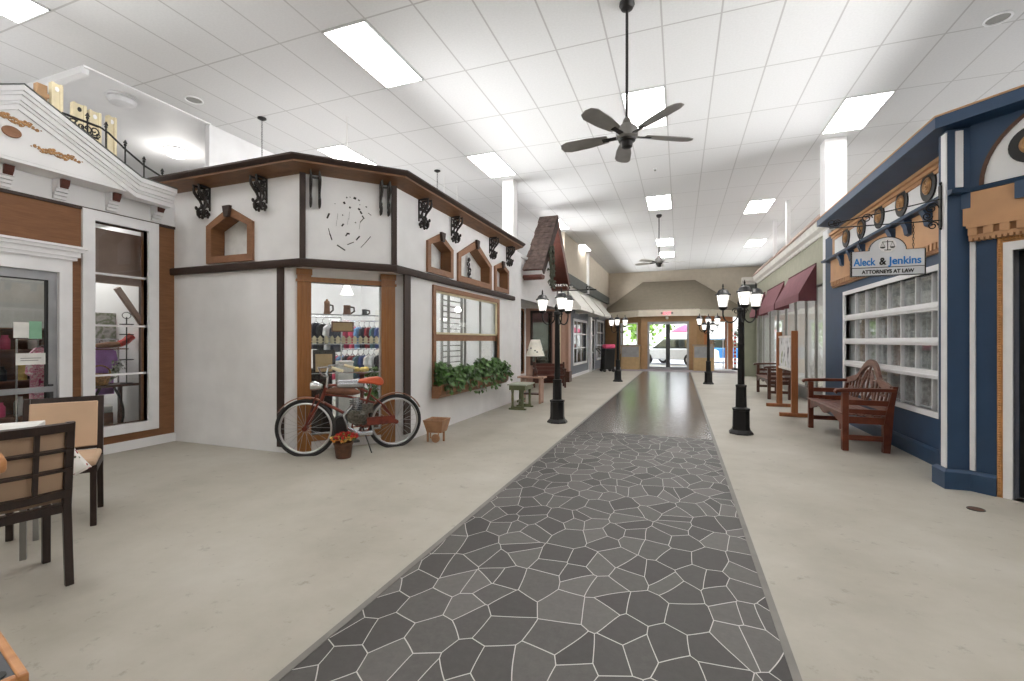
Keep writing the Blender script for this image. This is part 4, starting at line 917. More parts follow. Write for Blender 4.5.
# ================================================================== bicycle
R, Fp = Vector((-3.36 + .03, 4.87 - .02, 0)), Vector((-4.00 + .03, 4.06 - .02, 0)); dv = Fp - R
t = thing('motor_bicycle', 'vintage rust red motorised bicycle with orange saddle parked before the shop window', 'bicycle', R, math.atan2(dv.y, dv.x)); WB = dv.length; r = .315
def wheel(x, st=lambda m: m):
    w = obj('wheel', st(MB().tube([(x + r * math.cos(a * PI / 24), 0, r + r * .999 * math.sin(a * PI / 24)) for a in range(48)], .021, 8, True)), 'tyre', t)
    obj('rim', st(MB().tube([(x + (r - .032) * math.cos(a * PI / 24), 0, r + (r - .032) * math.sin(a * PI / 24)) for a in range(48)], .013, 6, True)), 'rim', w)
    mb = MB()
    for k in range(24):
        a = k * PI / 12; b = a + (.3 if k % 2 else -.3); mb.tube([(x + .03 * math.cos(b), (.02 if k % 2 else -.02), r + .03 * math.sin(b)), (x + (r - .035) * math.cos(a), 0, r + (r - .035) * math.sin(a))], .0016, 4)
    obj('spokes', st(mb), 'rim', w); obj('hub', st(MB().tube([(x, -.05, r), (x, .05, r)], .028, 10)), 'redbike', w)
SX = Matrix.Translation((WB - .17, 0, 0)) @ Matrix.Rotation(D2(-24), 4, 'Z') @ Matrix.Translation((.17 - WB, 0, 0))
def steer(mb): mb.v = [tuple(SX @ Vector(v)) for v in mb.v]; return mb
wheel(0); wheel(WB, steer)
def arc(cx, rad, a0, a1, wd, n=14):
    mb = MB(); P = [(cx + rad * math.cos(a0 + (a1 - a0) * i / n), r + rad * math.sin(a0 + (a1 - a0) * i / n)) for i in range(n + 1)]
    for p, q in zip(P, P[1:]): mb.bar((p[0], 0, p[1]), (q[0], 0, q[1]), wd, .006, up=(0, 1, 0)) if False else mb.add([(p[0], -wd, p[1]), (q[0], -wd, q[1]), (q[0], wd, q[1]), (p[0], wd, p[1]), (p[0], -wd * .8, p[1] + .012), (q[0], -wd * .8, q[1] + .012), (q[0], wd * .8, q[1] + .012), (p[0], wd * .8, p[1] + .012)], [(0, 1, 2, 3), (7, 6, 5, 4), (0, 4, 5, 1), (2, 6, 7, 3), (0, 3, 7, 4), (1, 5, 6, 2)])
    return mb
obj('fender', arc(0, r + .035, .3, 2.7, .032), 'fender', t); obj('fender', steer(arc(WB, r + .035, .55, 2.2, .032)), 'fender', t)
HT = (WB - .23, 0, .80); HB = (WB - .17, 0, .62); BB = (.43, 0, .30); ST_ = (.30, 0, .74)
mb = MB().tube([HT, (WB - .5, 0, .80), (.34, 0, .70)], .016, 8).tube([HB, (WB - .40, 0, .48), (WB - .62, 0, .33), BB], .018, 8).tube([BB, ST_], .016, 8)
mb.tube([(WB - .20, 0, .70), (WB - .45, 0, .66), (.42, 0, .62), (.22, 0, .55)], .014, 8).tube([HT, HB], .021, 8)
for y in (-.055, .055): mb.tube([BB, (.2, y, .31), (0, y, r)], .011, 6).tube([(.30, 0, .66), (.15, y, .52), (0, y, r)], .010, 6)
obj('frame', mb, 'redbike', t)
mb = MB()
for y in (-.06, .06): mb.tube([(WB - .17, y * .6, .64), (WB - .08, y, .48), (WB, y, r)], .012, 6).tube([(WB - .13, y * .7, .70), (WB - .07, y, .52), (WB - .02, y, r + .05)], .008, 6)
obj('fork', steer(mb), 'redbike', t)
mb = MB().tube([(WB - .23, 0, .78), (WB - .24, 0, .90)], .014, 8)
for s in (-1, 1): mb.tube([(WB - .24, 0, .90), (WB - .20, s * .10, .93), (WB - .20, s * .22, 1.02), (WB - .32, s * .28, 1.03), (WB - .45, s * .30, .99)], .011, 8)
hb = obj('handlebar', steer(mb), 'chrome', t)
for s in (-1, 1): obj('grip', steer(MB().tube([(WB - .36, s * .285, 1.02), (WB - .48, s * .302, .985)], .018, 8)), 'cream', hb)
obj('headlamp', steer(MB().tube([(WB - .18, 0, .79), (WB - .10, 0, .80), (WB - .06, 0, .80)], [.03, .055, .05], 12)), 'chrome', t)
obj('tank', MB().tube([(WB - .22, 0, .735), (WB - .32, 0, .735), (WB - .52, 0, .715), (WB - .6, 0, .70)], [.02, .05, .048, .02], 10), 'fender', t)
obj('fuel_cylinder', MB().tube([(.38, 0, .80), (.40, 0, .80), (.68, 0, .805), (.70, 0, .805)], [.03, .052, .052, .03], 14), 'steel', t)
e = obj('engine', MB().lathe([(.09, .36), (.10, .38), (.10, .44), (.06, .46)], 14, (WB - .58, 0, 0)).ball((WB - .60, 0, .40), .11, 12, 8, (1, .7, 1)).tube([(WB - .52, -.08, .42), (WB - .52, .08, .42)], .08, 14).box(WB - .75, WB - .62, -.05, .05, .45, .56), 'engine', t)
mb = MB()
for k in range(7): mb.lathe([(.075, .47 + k * .022), (.075, .478 + k * .022)], 14, (WB - .56, 0, 0))
obj('cylinder_fins', mb.lathe([(.045, .45), (.045, .64)], 12, (WB - .56, 0, 0)), 'steel', e)
obj('exhaust', MB().tube([(WB - .50, .05, .55), (WB - .40, .07, .45), (WB - .45, .08, .3), (.45, .08, .22), (.3, .08, .22)], [.018, .018, .02, .03, .03], 8), 'steel', e)
obj('magneto', MB().tube([(WB - .38, -.06, .36), (WB - .38, .06, .36)], .075, 14).box(WB - .46, WB - .30, -.05, .05, .24, .34), 'signblack', e)
s = obj('saddle', MB().prism([(.16, .84), (.20, .88), (.30, .875), (.44, .85), (.47, .83), (.44, .815), (.3, .80), (.2, .77), (.16, .79)], -.075, .075), 'saddle', t, bevel=.025)
obj('saddle_springs', MB().tube([(.3, 0, .72), (.3, 0, .80)], .012, 8).tube([(.22 + .02 * math.cos(i), .02 * math.sin(i), .70 + i * .006) for i in range(18)], .004, 5), 'chrome', s)
c = obj('chainring', MB().tube([(.43 + .10 * math.cos(a * PI / 12),   .045, .30 + .10 * math.sin(a * PI / 12)) for a in range(24)], .010, 6, True).bar((.33,   .045, .30), (.53,   .045, .30), .014).bar((.43, .045, .20), (.43, .045, .40), .014), 'redbike', t)
obj('crank', MB().bar((.43, .06, .30), (.50, .06, .15), .018).box(.46, .54, .06, .13, .13, .155), 'darkgrey', c)
obj('chain_guard', MB().box(.02, .36,   .054, .062, .31, .40), 'redbike', t)
obj('kickstand', MB().tube([(.40, .04, .27), (.34, .16, .02), (.34, .19, .006)], .008, 6), 'signblack', t)
# flower pot
x, y = floor_pt(343.5, 457.5)
t = thing('flower_pot', 'round brown pot of orange, red and yellow autumn flowers before the bicycle', 'potted flowers', (x, y, 0))
obj('pot', MB().lathe([(.078, 0), (.082, .01), (.10, .15), (.108, .155), (.108, .175), (.095, .175), (.09, .14)], 22), 'potbrown', t)
for m, nm in (('petal_orange', 'orange_flowers'), ('petal_red', 'red_flowers'), ('petal_yellow', 'yellow_flowers'), ('leaf', 'foliage')):
    mb = MB()
    for i in range(34 if m != 'leaf' else 26):
        a, ro = random.uniform(0, 2 * PI), math.sqrt(random.random()) * .13; zz = .18 + (.10 - ro * .5) * random.uniform(.5, 1) + (.03 if m == 'petal_red' else 0)
        c = Vector((ro * math.cos(a) + (.03 if m == 'petal_red' else (-.02 if m == 'petal_yellow' else 0)), ro * math.sin(a), zz))
        for q in range(4): mb.leaf(c, .045, (random.uniform(-1, 1), random.uniform(-1, 1), random.uniform(.2, 1)))
    o = obj(nm, mb, m, t)
# small wooden barrow planter
x, y = floor_pt(437, 440.5)
t = thing('barrow_planter', 'small empty wooden wheelbarrow planter beside the rear bicycle wheel', 'planter', (x, y, 0), .12)
mb = MB().ring([(-.13, .27), (.13, .27), (.13, .10), (-.13, .10)], [(-.115, .27), (.115, .27), (.115, .10), (-.115, .10)], -.1, .1)
bx = MB(); zb, zt = .12, .285
def tray(mb, a, b, c, d, th):
    for (p, q, r_, s_) in (((-a, -b), (a, -b), (c, -d), (-c, -d)), ((a, -b), (a, b), (c, d), (c, -d)), ((a, b), (-a, b), (-c, d), (c, d)), ((-a, b), (-a, -b), (-c, -d), (-c, d))):
        k = 1 - th / a
        mb.add([(p[0], p[1], zb), (q[0], q[1], zb), (r_[0], r_[1], zt), (s_[0], s_[1], zt), (p[0] * k, p[1] * k, zb + .01), (q[0] * k, q[1] * k, zb + .01), (r_[0] * k, r_[1] * k, zt), (s_[0] * k, s_[1] * k, zt)], [(0, 1, 2, 3), (7, 6, 5, 4), (3, 2, 6, 7), (0, 4, 5, 1), (0, 3, 7, 4), (1, 5, 6, 2)])
tray(bx, .10, .10, .135, .15, .014); bx.box(-.10, .10, -.10, .10, zb, zb + .012); obj('tray', bx, 'barrow', t)
obj('wheel', MB().tube([(.03, -.13, .055), (.03, -.105, .055)], .055, 16), 'barrow', t); 
for x in (-.09, .1): obj('leg', MB().box(x - .012, x + .012, -.02 if x > 0 else -.1, .0 if x > 0 else -.08, 0, .125), 'barrow', t)
obj('axle', MB().box(-.05, .05, -.12, -.112, .05, .062).box(-.05, -.038, -.12, -.1, .05, .125).box(.06, .072, -.12, -.1, .05, .125), 'barrow', t)
# window box with ivy
b0 = FB3.s(431.5, .1) + .12; b1 = FB3.s(507, .15); bz = .49
t = fthing(FB3, 'window_box', 'terracotta brown window box full of ivy under the shop window', 'planter', (b0 + b1) / 2, bz, .031); h = (b1 - b0) / 2
obj('mount_box', MB().prism([(0, 0), (-.10, .0), (-.15, .05), (-.165, .20), (-.15, .20), (-.14, .17), (0, .17)], -h, h, 'x'), 'niche', t, bevel=.006)
mb = MB()
for i in range(2600):
    x = random.uniform(-h * .97, h + .02); ht = .24 + .04 * math.sin(x * 3.1) + .05 * math.sin(x * 9)
    y = -.08 + random.gauss(0, .06); z = .19 + random.random() ** 1.2 * ht
    if random.random() < .05: y = -.17 - random.random() * .06; z = .18 - random.random() ** 1.6 * (.13 if math.sin(x * 2.3 + 1) < .3 else .24)
    mb.leaf((x, min(y, -.012), z), random.uniform(.06, .11), (random.uniform(-.6, .6), random.uniform(-1.2, -.2), random.uniform(0, 1)))
o = obj('ivy_foliage', mb, 'leaf', t); 
mb = MB()
for i in range(30):
    x = random.uniform(-h * .95, h); mb.tube([(x, -.08, .15), (x + random.uniform(-.05, .05), -.12, .3), (x + random.uniform(-.1, .1), -.19, .2), (x + random.uniform(-.1, .1), -.2, .06)], .004, 4)
obj('ivy_stems', mb, 'vine', t)
# ================================================================== green table, slab table with lamp, settle
x, y = floor_pt(517, 410); t = thing('trestle_table', 'small olive green trestle table with pale top beside the street lamp', 'side table', (x, y + .27, 0), 0)
for yy in (-.24, .20):
    e = obj('trestle_end', MB().box(-.17, .17, yy - .03, yy + .03, 0, .03).box(-.13, .13, yy - .02, yy + .02, .03, .06), 'olive', t)
    for x in (-.10, .10): obj('post', MB().lathe([(.03, .05), (.022, .1), (.026, .2), (.022, .3), (.032, .38)], 10, (x, yy, 0)), 'olive', e)
obj('apron', MB().box(-.16, .16, -.27, -.25, .375, .465).box(-.16, .16, .21, .23, .375, .465).box(-.16, -.14, -.25, .21, .375, .465).box(.14, .16, -.25, .21, .375, .465), 'olive', t)
obj('table_top', MB().box(-.19, .19, -.30, .26, .465, .488), 'sagetop', t, bevel=.005); obj('stretcher', MB().box(-.015, .015, -.24, .20, .14, .18), 'olive', t)
x, y = -2.70, 9.26; t = thing('slab_table', 'pinkish wooden slab leg table behind the green trestle table', 'side table', (x - .24, y, 0), 0)
obj('table_top', MB().box(-.29, .29, -.14, .14, .525, .56), 'pinkwood', t, bevel=.006)
for xx in (-.2, .2): obj('leg', MB().prism([(-.12, 0), (-.08, 0), (-.04, .03), (.04, .03), (.08, 0), (.12, 0), (.12, .525), (-.12, .525)], xx - .02, xx + .02, 'x'), 'pinkwood', t)
obj('shelf', MB().box(-.18, .18, -.1, .1, .18, .205), 'mahogany', t)
t = thing('table_lamp', 'table lamp with cream dotted cone shade standing on the pinkish slab table', 'lamp', (x - .17, y + .0, .5605), 0)
obj('lamp_base', MB().lathe([(.07, 0), (.07, .012), (.03, .03), (.05, .09), (.035, .15), (.012, .19), (.010, .46)], 18), 'mahogany', t)
sh = obj('lamp_shade', MB().lathe([(.20, .43), (.10, .78), (.096, .78), (.195, .435)], 28), 'shade', t)
mb = MB()
for a, z in ((-1.9, .60), (-1.3, .55), (-1.05, .52), (-2.6, .56), (0, .56)):
    rr = .20 - (z - .43) * .286 + .001; mb.ball((rr * math.cos(a), rr * math.sin(a), z), .02, 8, 5, (1, 1, .8))
obj('shade_flowers', mb, 'darkgrey', sh)
t = thing('wooden_settle', 'dark slatted wooden settle in front of the tall brown framed window', 'bench', (-3.55, 12.75, 0), .35)
mb = MB()
for k in range(6): mb.box(-.42, .42, -.02, .02, .09 + k * .095, .18 + k * .095)
obj('backrest', mb, 'redboard', t)
obj('seat', MB().box(-.42, .42, -.42, -.02, .30, .34), 'redboard', t)
for x in (-.43, .43):
    obj('leg', MB().box(x - .025, x + .025, -.42, -.37, 0, .5), 'mahogany', t); obj('leg', MB().box(x - .025, x + .025, -.03, .03, 0, .70), 'mahogany', t); obj('armrest', MB().box(x - .035, x + .035, -.44, .02, .5, .535), 'mahogany', t)
# gable hood
t = thing('gable_hood', 'steep brown shingled gable hood over the angled shop entrance', 'roof hood', (-3.08, 11.87, 2.9), PI / 2)
# local x along +Y (away), y toward -X (wall), z up
pk, ev, hw, dp = 1.74, .12, 1.42, .47
for s in (-1, 1):
    mb = MB(); A = Vector((0, 0, pk)); B = Vector((s * hw, 0, ev)); d = (B - A); L = d.length; d.normalize(); nrm = Vector((-d.z * -s, 0, d.x * s)) if False else Vector((s * -d.z, 0, s * d.x))
    rows = 9
    for k in range(rows):
        p = A + d * (L * k / rows) + nrm * .03; q = A + d * (L * (k + 1.12) / rows) + nrm * .045
        for j in range(4):
            o_ = (k % 2) * .05; y0, y1 = max(-.03, -.03 + j * .13 - o_), min(dp, -.03 + (j + 1) * .13 - o_ - .006)
            pp, qq = p, q + nrm * random.uniform(-.004, .006)
            mb.add([(pp.x, y0, pp.z), (pp.x, y1, pp.z), (qq.x, y1, qq.z), (qq.x, y0, qq.z)] + [((v - nrm * .012).x, yy, (v - nrm * .012).z) for v, yy in ((pp, y0), (pp, y1), (qq, y1), (qq, y0))], [(0, 1, 2, 3), (7, 6, 5, 4), (0, 4, 5, 1), (2, 6, 7, 3), (1, 5, 6, 2), (3, 7, 4, 0)])
    obj('shingle_slope', mb, 'shingle', t)
    mb = MB().add([(A.x, 0, A.z), (A.x, dp, A.z), (B.x, dp, B.z), (B.x, 0, B.z)] + [((v - nrm * .03).x, yy, (v - nrm * .03).z) for v, yy in ((A, 0), (A, dp), (B, dp), (B, 0))], [(0, 1, 2, 3), (7, 6, 5, 4), (0, 4, 5, 1), (2, 6, 7, 3), (1, 5, 6, 2), (3, 7, 4, 0)]); obj('roof_deck', mb, 'redboard', t)
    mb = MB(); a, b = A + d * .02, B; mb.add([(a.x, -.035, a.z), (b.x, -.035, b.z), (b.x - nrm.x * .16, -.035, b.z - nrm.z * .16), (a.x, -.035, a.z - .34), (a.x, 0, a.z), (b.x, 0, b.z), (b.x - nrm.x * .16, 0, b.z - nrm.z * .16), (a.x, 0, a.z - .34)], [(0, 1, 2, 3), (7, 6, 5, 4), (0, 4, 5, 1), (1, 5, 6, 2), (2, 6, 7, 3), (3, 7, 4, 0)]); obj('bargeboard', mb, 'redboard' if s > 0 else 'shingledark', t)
    obj('mount_corbel', MB().prism([(s * hw * 1.0, .0), (s * hw * .80, .0), (s * hw * .84, -.09), (s * hw * .95, -.12), (s * hw * 1.02, -.06)], 0, dp), 'redboard', t)
t2 = thing('vine_ornament', 'grey green twisted vine wreath hanging in the open gable', 'wreath', (-2.98, 11.0, 2.62), PI / 2)
mb = MB()
for k in range(10):
    a = random.uniform(0, 6); w = .14 + .16 * random.random()
    mb.tube([(w * math.sin(a + i * .7) * (1 - abs(i - 7) / 10), .02 * math.cos(i * 1.3 + k), .05 + i * .075) for i in range(14)], .016, 5)
obj('hanging_vines', mb, 'vine', t2); mb = MB()
for i in range(140): u = random.random(); mb.leaf((random.gauss(0, .16) * (1.1 - u), random.uniform(-.05, .04), .0 + u * 1.05), .09, (random.uniform(-1, 1), -1, random.uniform(-.5, .5)))
obj('foliage', mb, 'vine', t2)
t = thing('iron_bracket_arm', 'black scrolled iron sign arm projecting beside the gable hood', 'sign bracket', (-3.06, 13.55, 2.55), 0)
mb = MB().tube([(-.44, 0, .28), (.75, 0, .28)], .016, 6).tube([(-.44, 0, -.1), (-.44, 0, .7)], .016, 6)
for cx, cz, r0, a in ((-.3, .42, .12, 0), (-.1, .36, .07, 2), (.5, .34, .06, 0), (-.32, .14, .1, 3)): mb.tube([(p, 0, q) for p, q in spiral((cx, cz), r0, .02, a, 1.4, 18)], .012, 6)
obj('mount_scrolls', mb, 'black', t)
# ================================================================== table and chairs at the left
def chair(loc, rz, label, lattice=True):
    t = thing('dining_chair', label, 'chair', loc, rz); w, D = .225, .21
    for x in (-w + .02, w - .02):
        obj('leg', MB().bar((x, -D + .02, 0), (x, -D + .02, .43), .036), 'chairframe', t, bevel=.004)
        P = [(D - .01 + .05, 0), (D + .03 + .04, 0), (D + .025, .42), (D + .095, .885), (D + .06, .885), (D - .012, .45)]
        obj('leg', MB().prism(P, x - .018, x + .018, 'x'), 'chairframe', t, bevel=.004)
    obj('seat_frame', MB().box(-w, w, -D, -D + .03, .385, .43).box(-w, -w + .03, -D, D, .385, .43).box(w - .03, w, -D, D, .385, .43).box(-w, w, D - .03, D + .01, .385, .43), 'chairframe', t)
    obj('seat', MB().prism([(-w - .0, -D - .02), (w + .0, -D - .02), (w - .005, D - .03), (-w + .005, D - .03)], .432, .485, 'z'), 'tanvinyl', t, bevel=.018)
    X = Matrix.Translation((0, D + .005, .45)) @ Matrix.Rotation(-.158, 4, 'X')
    obj('backrest', MB().box(-w + .035, w - .035, -.022, .0, .05, .40, X), 'tanvinyl', t, bevel=.008)
    mb = MB()
    n = 8
    def rail(z0, z1, bow=.02):
        for i in range(n):
            xa, xb = -w + .01 + (2 * w - .02) * i / n, -w + .01 + (2 * w - .02) * (i + 1) / n
            ya, yb = bow * (1 - (xa / w) ** 2), bow * (1 - (xb / w) ** 2)
            mb.add([(xa, ya, z0), (xb, yb, z0), (xb, yb + .03, z0), (xa, ya + .03, z0), (xa, ya, z1), (xb, yb, z1), (xb, yb + .03, z1), (xa, ya + .03, z1)], [(0, 3, 2, 1), (4, 5, 6, 7), (0, 1, 5, 4), (2, 3, 7, 6), (1, 2, 6, 5), (3, 0, 4, 7)], X)
    rail(.395, .44); obj('top_rail', mb, 'chairframe', t); mb = MB(); rail(.03, .07)
    obj('lower_rail', mb, 'chairframe', t); mb = MB()
    if lattice:
        rail(.175, .19, .015); rail(.285, .30, .015)
        for x in (-.075, .075): mb.box(x - .010, x + .010, .015, .04, .05, .40, X)
        obj('lattice', mb, 'chairframe', t)
    return t
chair((-3.40, 1.355, 0), D2(-103.2), 'dark framed dining chair with lattice back over a tan pad, nearest the camera')
chair((-4.20, 1.965, 0), D2(57.3), 'tan padded dining chair facing the camera behind the lattice backed chair')
t = thing('floral_cushion', 'white floral cushion corner showing beside the lattice backed chair', 'cushion', (-3.42, 1.60, .43), D2(-103.2))
X = Matrix.Translation((0, 0, .16)) @ Matrix.Rotation(.12, 4, 'X') @ Matrix.Rotation(.5, 4, 'Y')
mb = MB(); n = 10; vs = []; fs = []
for sg in (-1, 1):
    for i in range(n + 1):
        for j in range(n + 1):
            u, v = -1 + 2 * i / n, -1 + 2 * j / n; th = .05 * (1 - abs(u) ** 3) ** .5 * (1 - abs(v) ** 3) ** .5
            k = 1 - .06 * (1 - abs(u)) - .0; vs.append(X @ Vector((u * .11 * (1 - .05 * (1 - v * v)), sg * th, v * .11 * (1 - .05 * (1 - u * u)))))
b = (n + 1) ** 2
for sg in (0, 1):
    for i in range(n):
        for j in range(n):
            q = [sg * b + i * (n + 1) + j, sg * b + (i + 1) * (n + 1) + j, sg * b + (i + 1) * (n + 1) + j + 1, sg * b + i * (n + 1) + j + 1]; fs.append(tuple(q if sg else q[::-1]))
mb.add(vs, fs); mb.v = [(a, b_, max(c, .002)) for a, b_, c in mb.v]; obj('cushion_cover', mb, 'floral', t)
# white dining table
t = thing('dining_table', 'white topped square dining table between the two tan chairs', 'table', (-4.05, 1.36, 0), math.atan2(.84, .54))
obj('table_top', MB().box(-.40, .40, -.2, .2, .75, .785), 'cloth', t, bevel=.006)
for x in (-.36, .36):
    for y in (-.17, .17): obj('leg', MB().box(x - .014, x + .014, y - .014, y + .014, 0, .75), 'greypaint', t)
# tall side table whose corner shows, and the inlaid table in the corner of the picture
t = thing('pub_table', 'tall honey wood table, one rounded corner showing in front of the lattice chair', 'table', (-1.73, .70, 0), math.atan2(.30, -.95))
obj('table_top', MB().box(0.0, .75, .0, .5, .955, 1.0), 'tablewood', t, bevel=.012)
for x in (.06, .69):
    for y in (.06, .44): obj('leg', MB().box(x - .022, x + .022, y - .022, y + .022, 0, .955), 'chairframe', t)
c1 = floor_pt(29.5, 672, .75); c2 = floor_pt(0, 629, .75); dd = Vector((c2[0] - c1[0], c2[1] - c1[1]))
t = thing('inlaid_table', 'wooden table with dark inlaid top cut off by the bottom corner of the picture', 'table', (c1[0], c1[1], 0), math.atan2(dd.y, dd.x))
obj('table_top', MB().box(0, .5, 0, .014, .71, .75).box(0, .5, .786, .8, .71, .75).box(0, .016, .014, .786, .71, .75).box(.484, .5, .014, .786, .71, .75), 'tablewood', t, bevel=.003)
il = obj('inlay', MB().box(.014, .486, .012, .788, .715, .747), 'slateinlay', t)
mb = MB()
for k in range(3):
    for j in range(4): mb.lathe([(.014, 0), (.014, .002)], 12, (.035 + k * .15, .035 + j * .2, .747))
obj('inlay_studs', mb, 'signblack', il)
for x in (.06, .44):
    for y in (.06, .74): obj('leg', MB().box(x - .03, x + .03, y - .03, y + .03, 0, .71), 'tablewood', t)
# ================================================================== posts and railing over the brown shop
for px, z, w, lab in ((55.5, 4.47, .055, 'tallest cream carved post standing above the white pediment'), (78, 4.33, .07, 'cream post with dark oval hole, behind the iron railing scroll panel'), (93.5, 4.31, .065, 'cream post with pale round hole between two others above the pediment'), (110.5, 4.33, .05, 'narrowest cream post, lowest on the pediment slope behind the iron railing')):
    d = 7.2 / (ST - (px - CX) / F * CT); y = d * (ray(px)[1])
    t = thing('cream_post', lab, 'post', (-7.2, y, 3.041), .0, 'cream posts above the pediment'); Hh = z - 3.041
    obj('post_board', MB().box(-.03, .03, -w, w, 0, Hh), 'cream', t, bevel=.006); obj('edge_batten', MB().box(.03, .045, -w, -w + .03, 0, Hh).box(.03, .045, w - .03, w, 0, Hh), 'cream', t)
    obj('carved_oval', MB().prism([(.022 * math.cos(a * PI / 8), Hh - .07 + .03 * math.sin(a * PI / 8)) for a in range(16)], .0301, .034, 'x'), 'signblack' if px == 78 else 'trimwhite', t)
t = thing('wooden_post', 'short brown wooden post beside the tallest cream post above the pediment', 'post', (-7.2, 3.20, 3.041), 0); obj('post_board', MB().box(-.04, .04, -.05, .05, 0, 1.35), 'creamdark', t, bevel=.006); obj('post_collar', MB().box(-.05, .05, -.06, .06, 1.2, 1.25), 'creamdark', t)
t = thing('iron_railing', 'black iron railing with scrolled panel and finials above the white pediment', 'railing', (-6.72, 0, 3.041), 0)
rl = [(3.18, 3.96), (3.55, 3.955), (3.64, 3.92), (3.82, 3.79), (4.04, 3.66), (4.27, 3.58), (4.35, 3.56)]
rl = [(y, z - 3.041) for y, z in rl]
obj('hand_rail', MB().tube([(0, y, z) for y, z in rl], .012, 6), 'black', t)
def rz_(y):
    for (a, za), (b, zb) in zip(rl, rl[1:]):
        if a <= y <= b: return za + (zb - za) * (y - a) / (b - a)
    return rl[-1][1]
for y in (3.42, 3.61, 3.82, 4.04, 4.27): obj('rail_post', MB().tube([(0, y, 0), (0, y, rz_(y) + .06)], .010, 6).ball((0, y, rz_(y) + .055), .018, 8, 5).prism([(y - .022, rz_(y) + .075), (y + .022, rz_(y) + .075), (y, rz_(y) + .12)], -.01, .01, 'x'), 'black', t)
mb = MB().tube([(0, 3.18, .915), (0, 3.53, .91)], .012, 6).tube([(0, 3.18, .765), (0, 3.53, .76)], .012, 6)
for k in range(5): y = 3.21 + k * .07; mb.tube([(0, a, b) for a, b in spiral((y, .84), .06, .01, k, 1.3, 14)], .008, 5).tube([(0, a, b) for a, b in spiral((y + .035, .80), .03, .008, k, 1.2, 10)], .006, 5)
obj('scroll_panel', mb, 'black', t)
# ================================================================== inside the brown shop
iz = 0.0
struct('wall_shop_inner', MB().box(-8.9, -8.85, 1.0, 4.05, 0, 2.95), 'greypaint'); struct('wall_shop_inner', MB().box(-8.9, -6.45, 4.0, 4.06, 0, 2.95), 'white')
t = thing('display_shelf', 'walnut shelf unit of small goods seen through the glass shop door', 'shelf', (-7.05, 2.95, 0), PI / 2)
for z in (.02, .45, .85, 1.2, 1.44): obj('shelf_board', MB().box(-.26, .26, -.15, .15, z, z + .02), 'bookcase', t)
for x in (-.27, .27): obj('side_panel', MB().box(x - .012, x + .012, -.15, .15, 0, 1.46), 'bookcase', t)
obj('back_panel', MB().box(-.26, .26, .14, .15, 0, 1.46), 'bookcase', t)
cols = ('pink', 'cloth', 'carblue', 'signblack', 'petal_yellow', 'wicker')
k = 0
for z, xs_ in ((.47, (-.16, 0, .15)), (.87, (-.15, .02, .16)), (1.22, (-.12, .12))):
    for x in xs_:
        k += 1; hh = .11 + .05 * (k % 3)
        t = thing('shelf_jar', ('pink', 'white', 'blue', 'black', 'yellow', 'straw coloured')[k % 6 - 1] + ' jar on the ' + {.47: 'lowest', .87: 'middle', 1.22: 'upper'}[z] + ' walnut shelf behind the glass door', 'jar', (-7.05, 2.95 + x, z + .0005), 0)
        obj('jar_body', MB().lathe([(.04, 0), (.045, .01), (.045, hh * .7), (.028, hh * .85), (.028, hh)], 12), cols[k % 6 - 1], t)
def garment(fr_, loc, rz, label, m, w=.19, h=.55, name='hanging_garment', cat='garment', grp=None, flare=1.1, hook=True):
    t = thing(name, label, cat, loc, rz, grp)
    P = [(-w * .45, 0), (w * .45, 0), (w, -h * .10), (w * 1.15, -h * .38), (w * .82, -h * .42), (w * .78, -h * .3), (w * .8 * flare, -h), (-w * .8 * flare, -h), (-w * .78, -h * .3), (-w * .82, -h * .42), (-w * 1.15, -h * .38), (-w, -h * .10)]
    obj('garment_body', MB().prism(P, -.016, .016), m, t, bevel=.008)
    if hook: obj('hanger', MB().tube([(-w * .8, 0, -h * .08), (0, 0, .03), (w * .8, 0, -h * .08)], .006, 5).tube([(0, 0, .03), (0, 0, .07), (.02, 0, .085), (.03, 0, .065)], .004, 5), 'chrome', t)
    return t
garment(FA, (-6.72, 3.0, 1.24), PI / 2, 'pink patterned dress hanging inside the glass shop door', 'pinkprint', .12, .75)
garment(FA, (-7.02, 3.70, 1.24), PI / 2 - .1, 'lilac top hanging inside the tall display window', 'purple', .17, .62)
for gx, gy, lab in ((-6.72, 3.0, 'thin chrome rail holding the pink dress behind the glass door'), (-7.02, 3.70, 'thin chrome rail holding the lilac top in the display window')):
    t = thing('garment_rail', lab, 'rail', (gx, gy, 0), PI / 2)
    obj('rail_bar', MB().tube([(-.21, 0, 1.335), (.21, 0, 1.335)], .01, 6), 'chrome', t)
    for x in (-.21, .21): obj('rail_leg', MB().tube([(x, 0, 0), (x, 0, 1.335)], .01, 6), 'chrome', t)
for (px, py, w, h, m, lab) in ((22.5, 330, .06, .08, 'cloth', 'white paper notice taped high on the glass shop door'), (36.5, 330, .05, .09, 'green_note', 'green paper notice taped beside the white one on the glass shop door'), (32, 359, .115, .06, 'cloth', 'long white paper strip taped above the push bar of the glass shop door')):
    if m == 'green_note' and m not in M: M[m] = mat('green_paper', (134, 178, 150), 0.8)
    t = fthing(FA, 'door_notice', lab, 'notice', FA.s(px), FA.z(px, py), -.02)
    obj('mounted_paper', MB().box(-w, w, -.002, 0, -h / 1, h / 1), m, t)
    if lab.startswith('long'): obj('printed_lines', MB().box(-w * .7, w * .7, -.0026, -.002, .005, .012).box(-w * .7, w * .5, -.0026, -.002, -.018, -.011), 'greypaint', t)
for (x, y, lab) in ((-7.0, 2.45, 'black track spotlight seen through the top of the glass door'),):
    t = thing('track_spotlight', lab, 'spotlight', (x, y, 2.05), .4); obj('mount_stem', MB().tube([(0, 0, 0), (0, 0, .92)], .008, 6), 'signblack', t); obj('spot_head', MB().tube([(-.06, 0, .02), (.06, .02, -.05)], [.04, .055], 12), 'signblack', t)
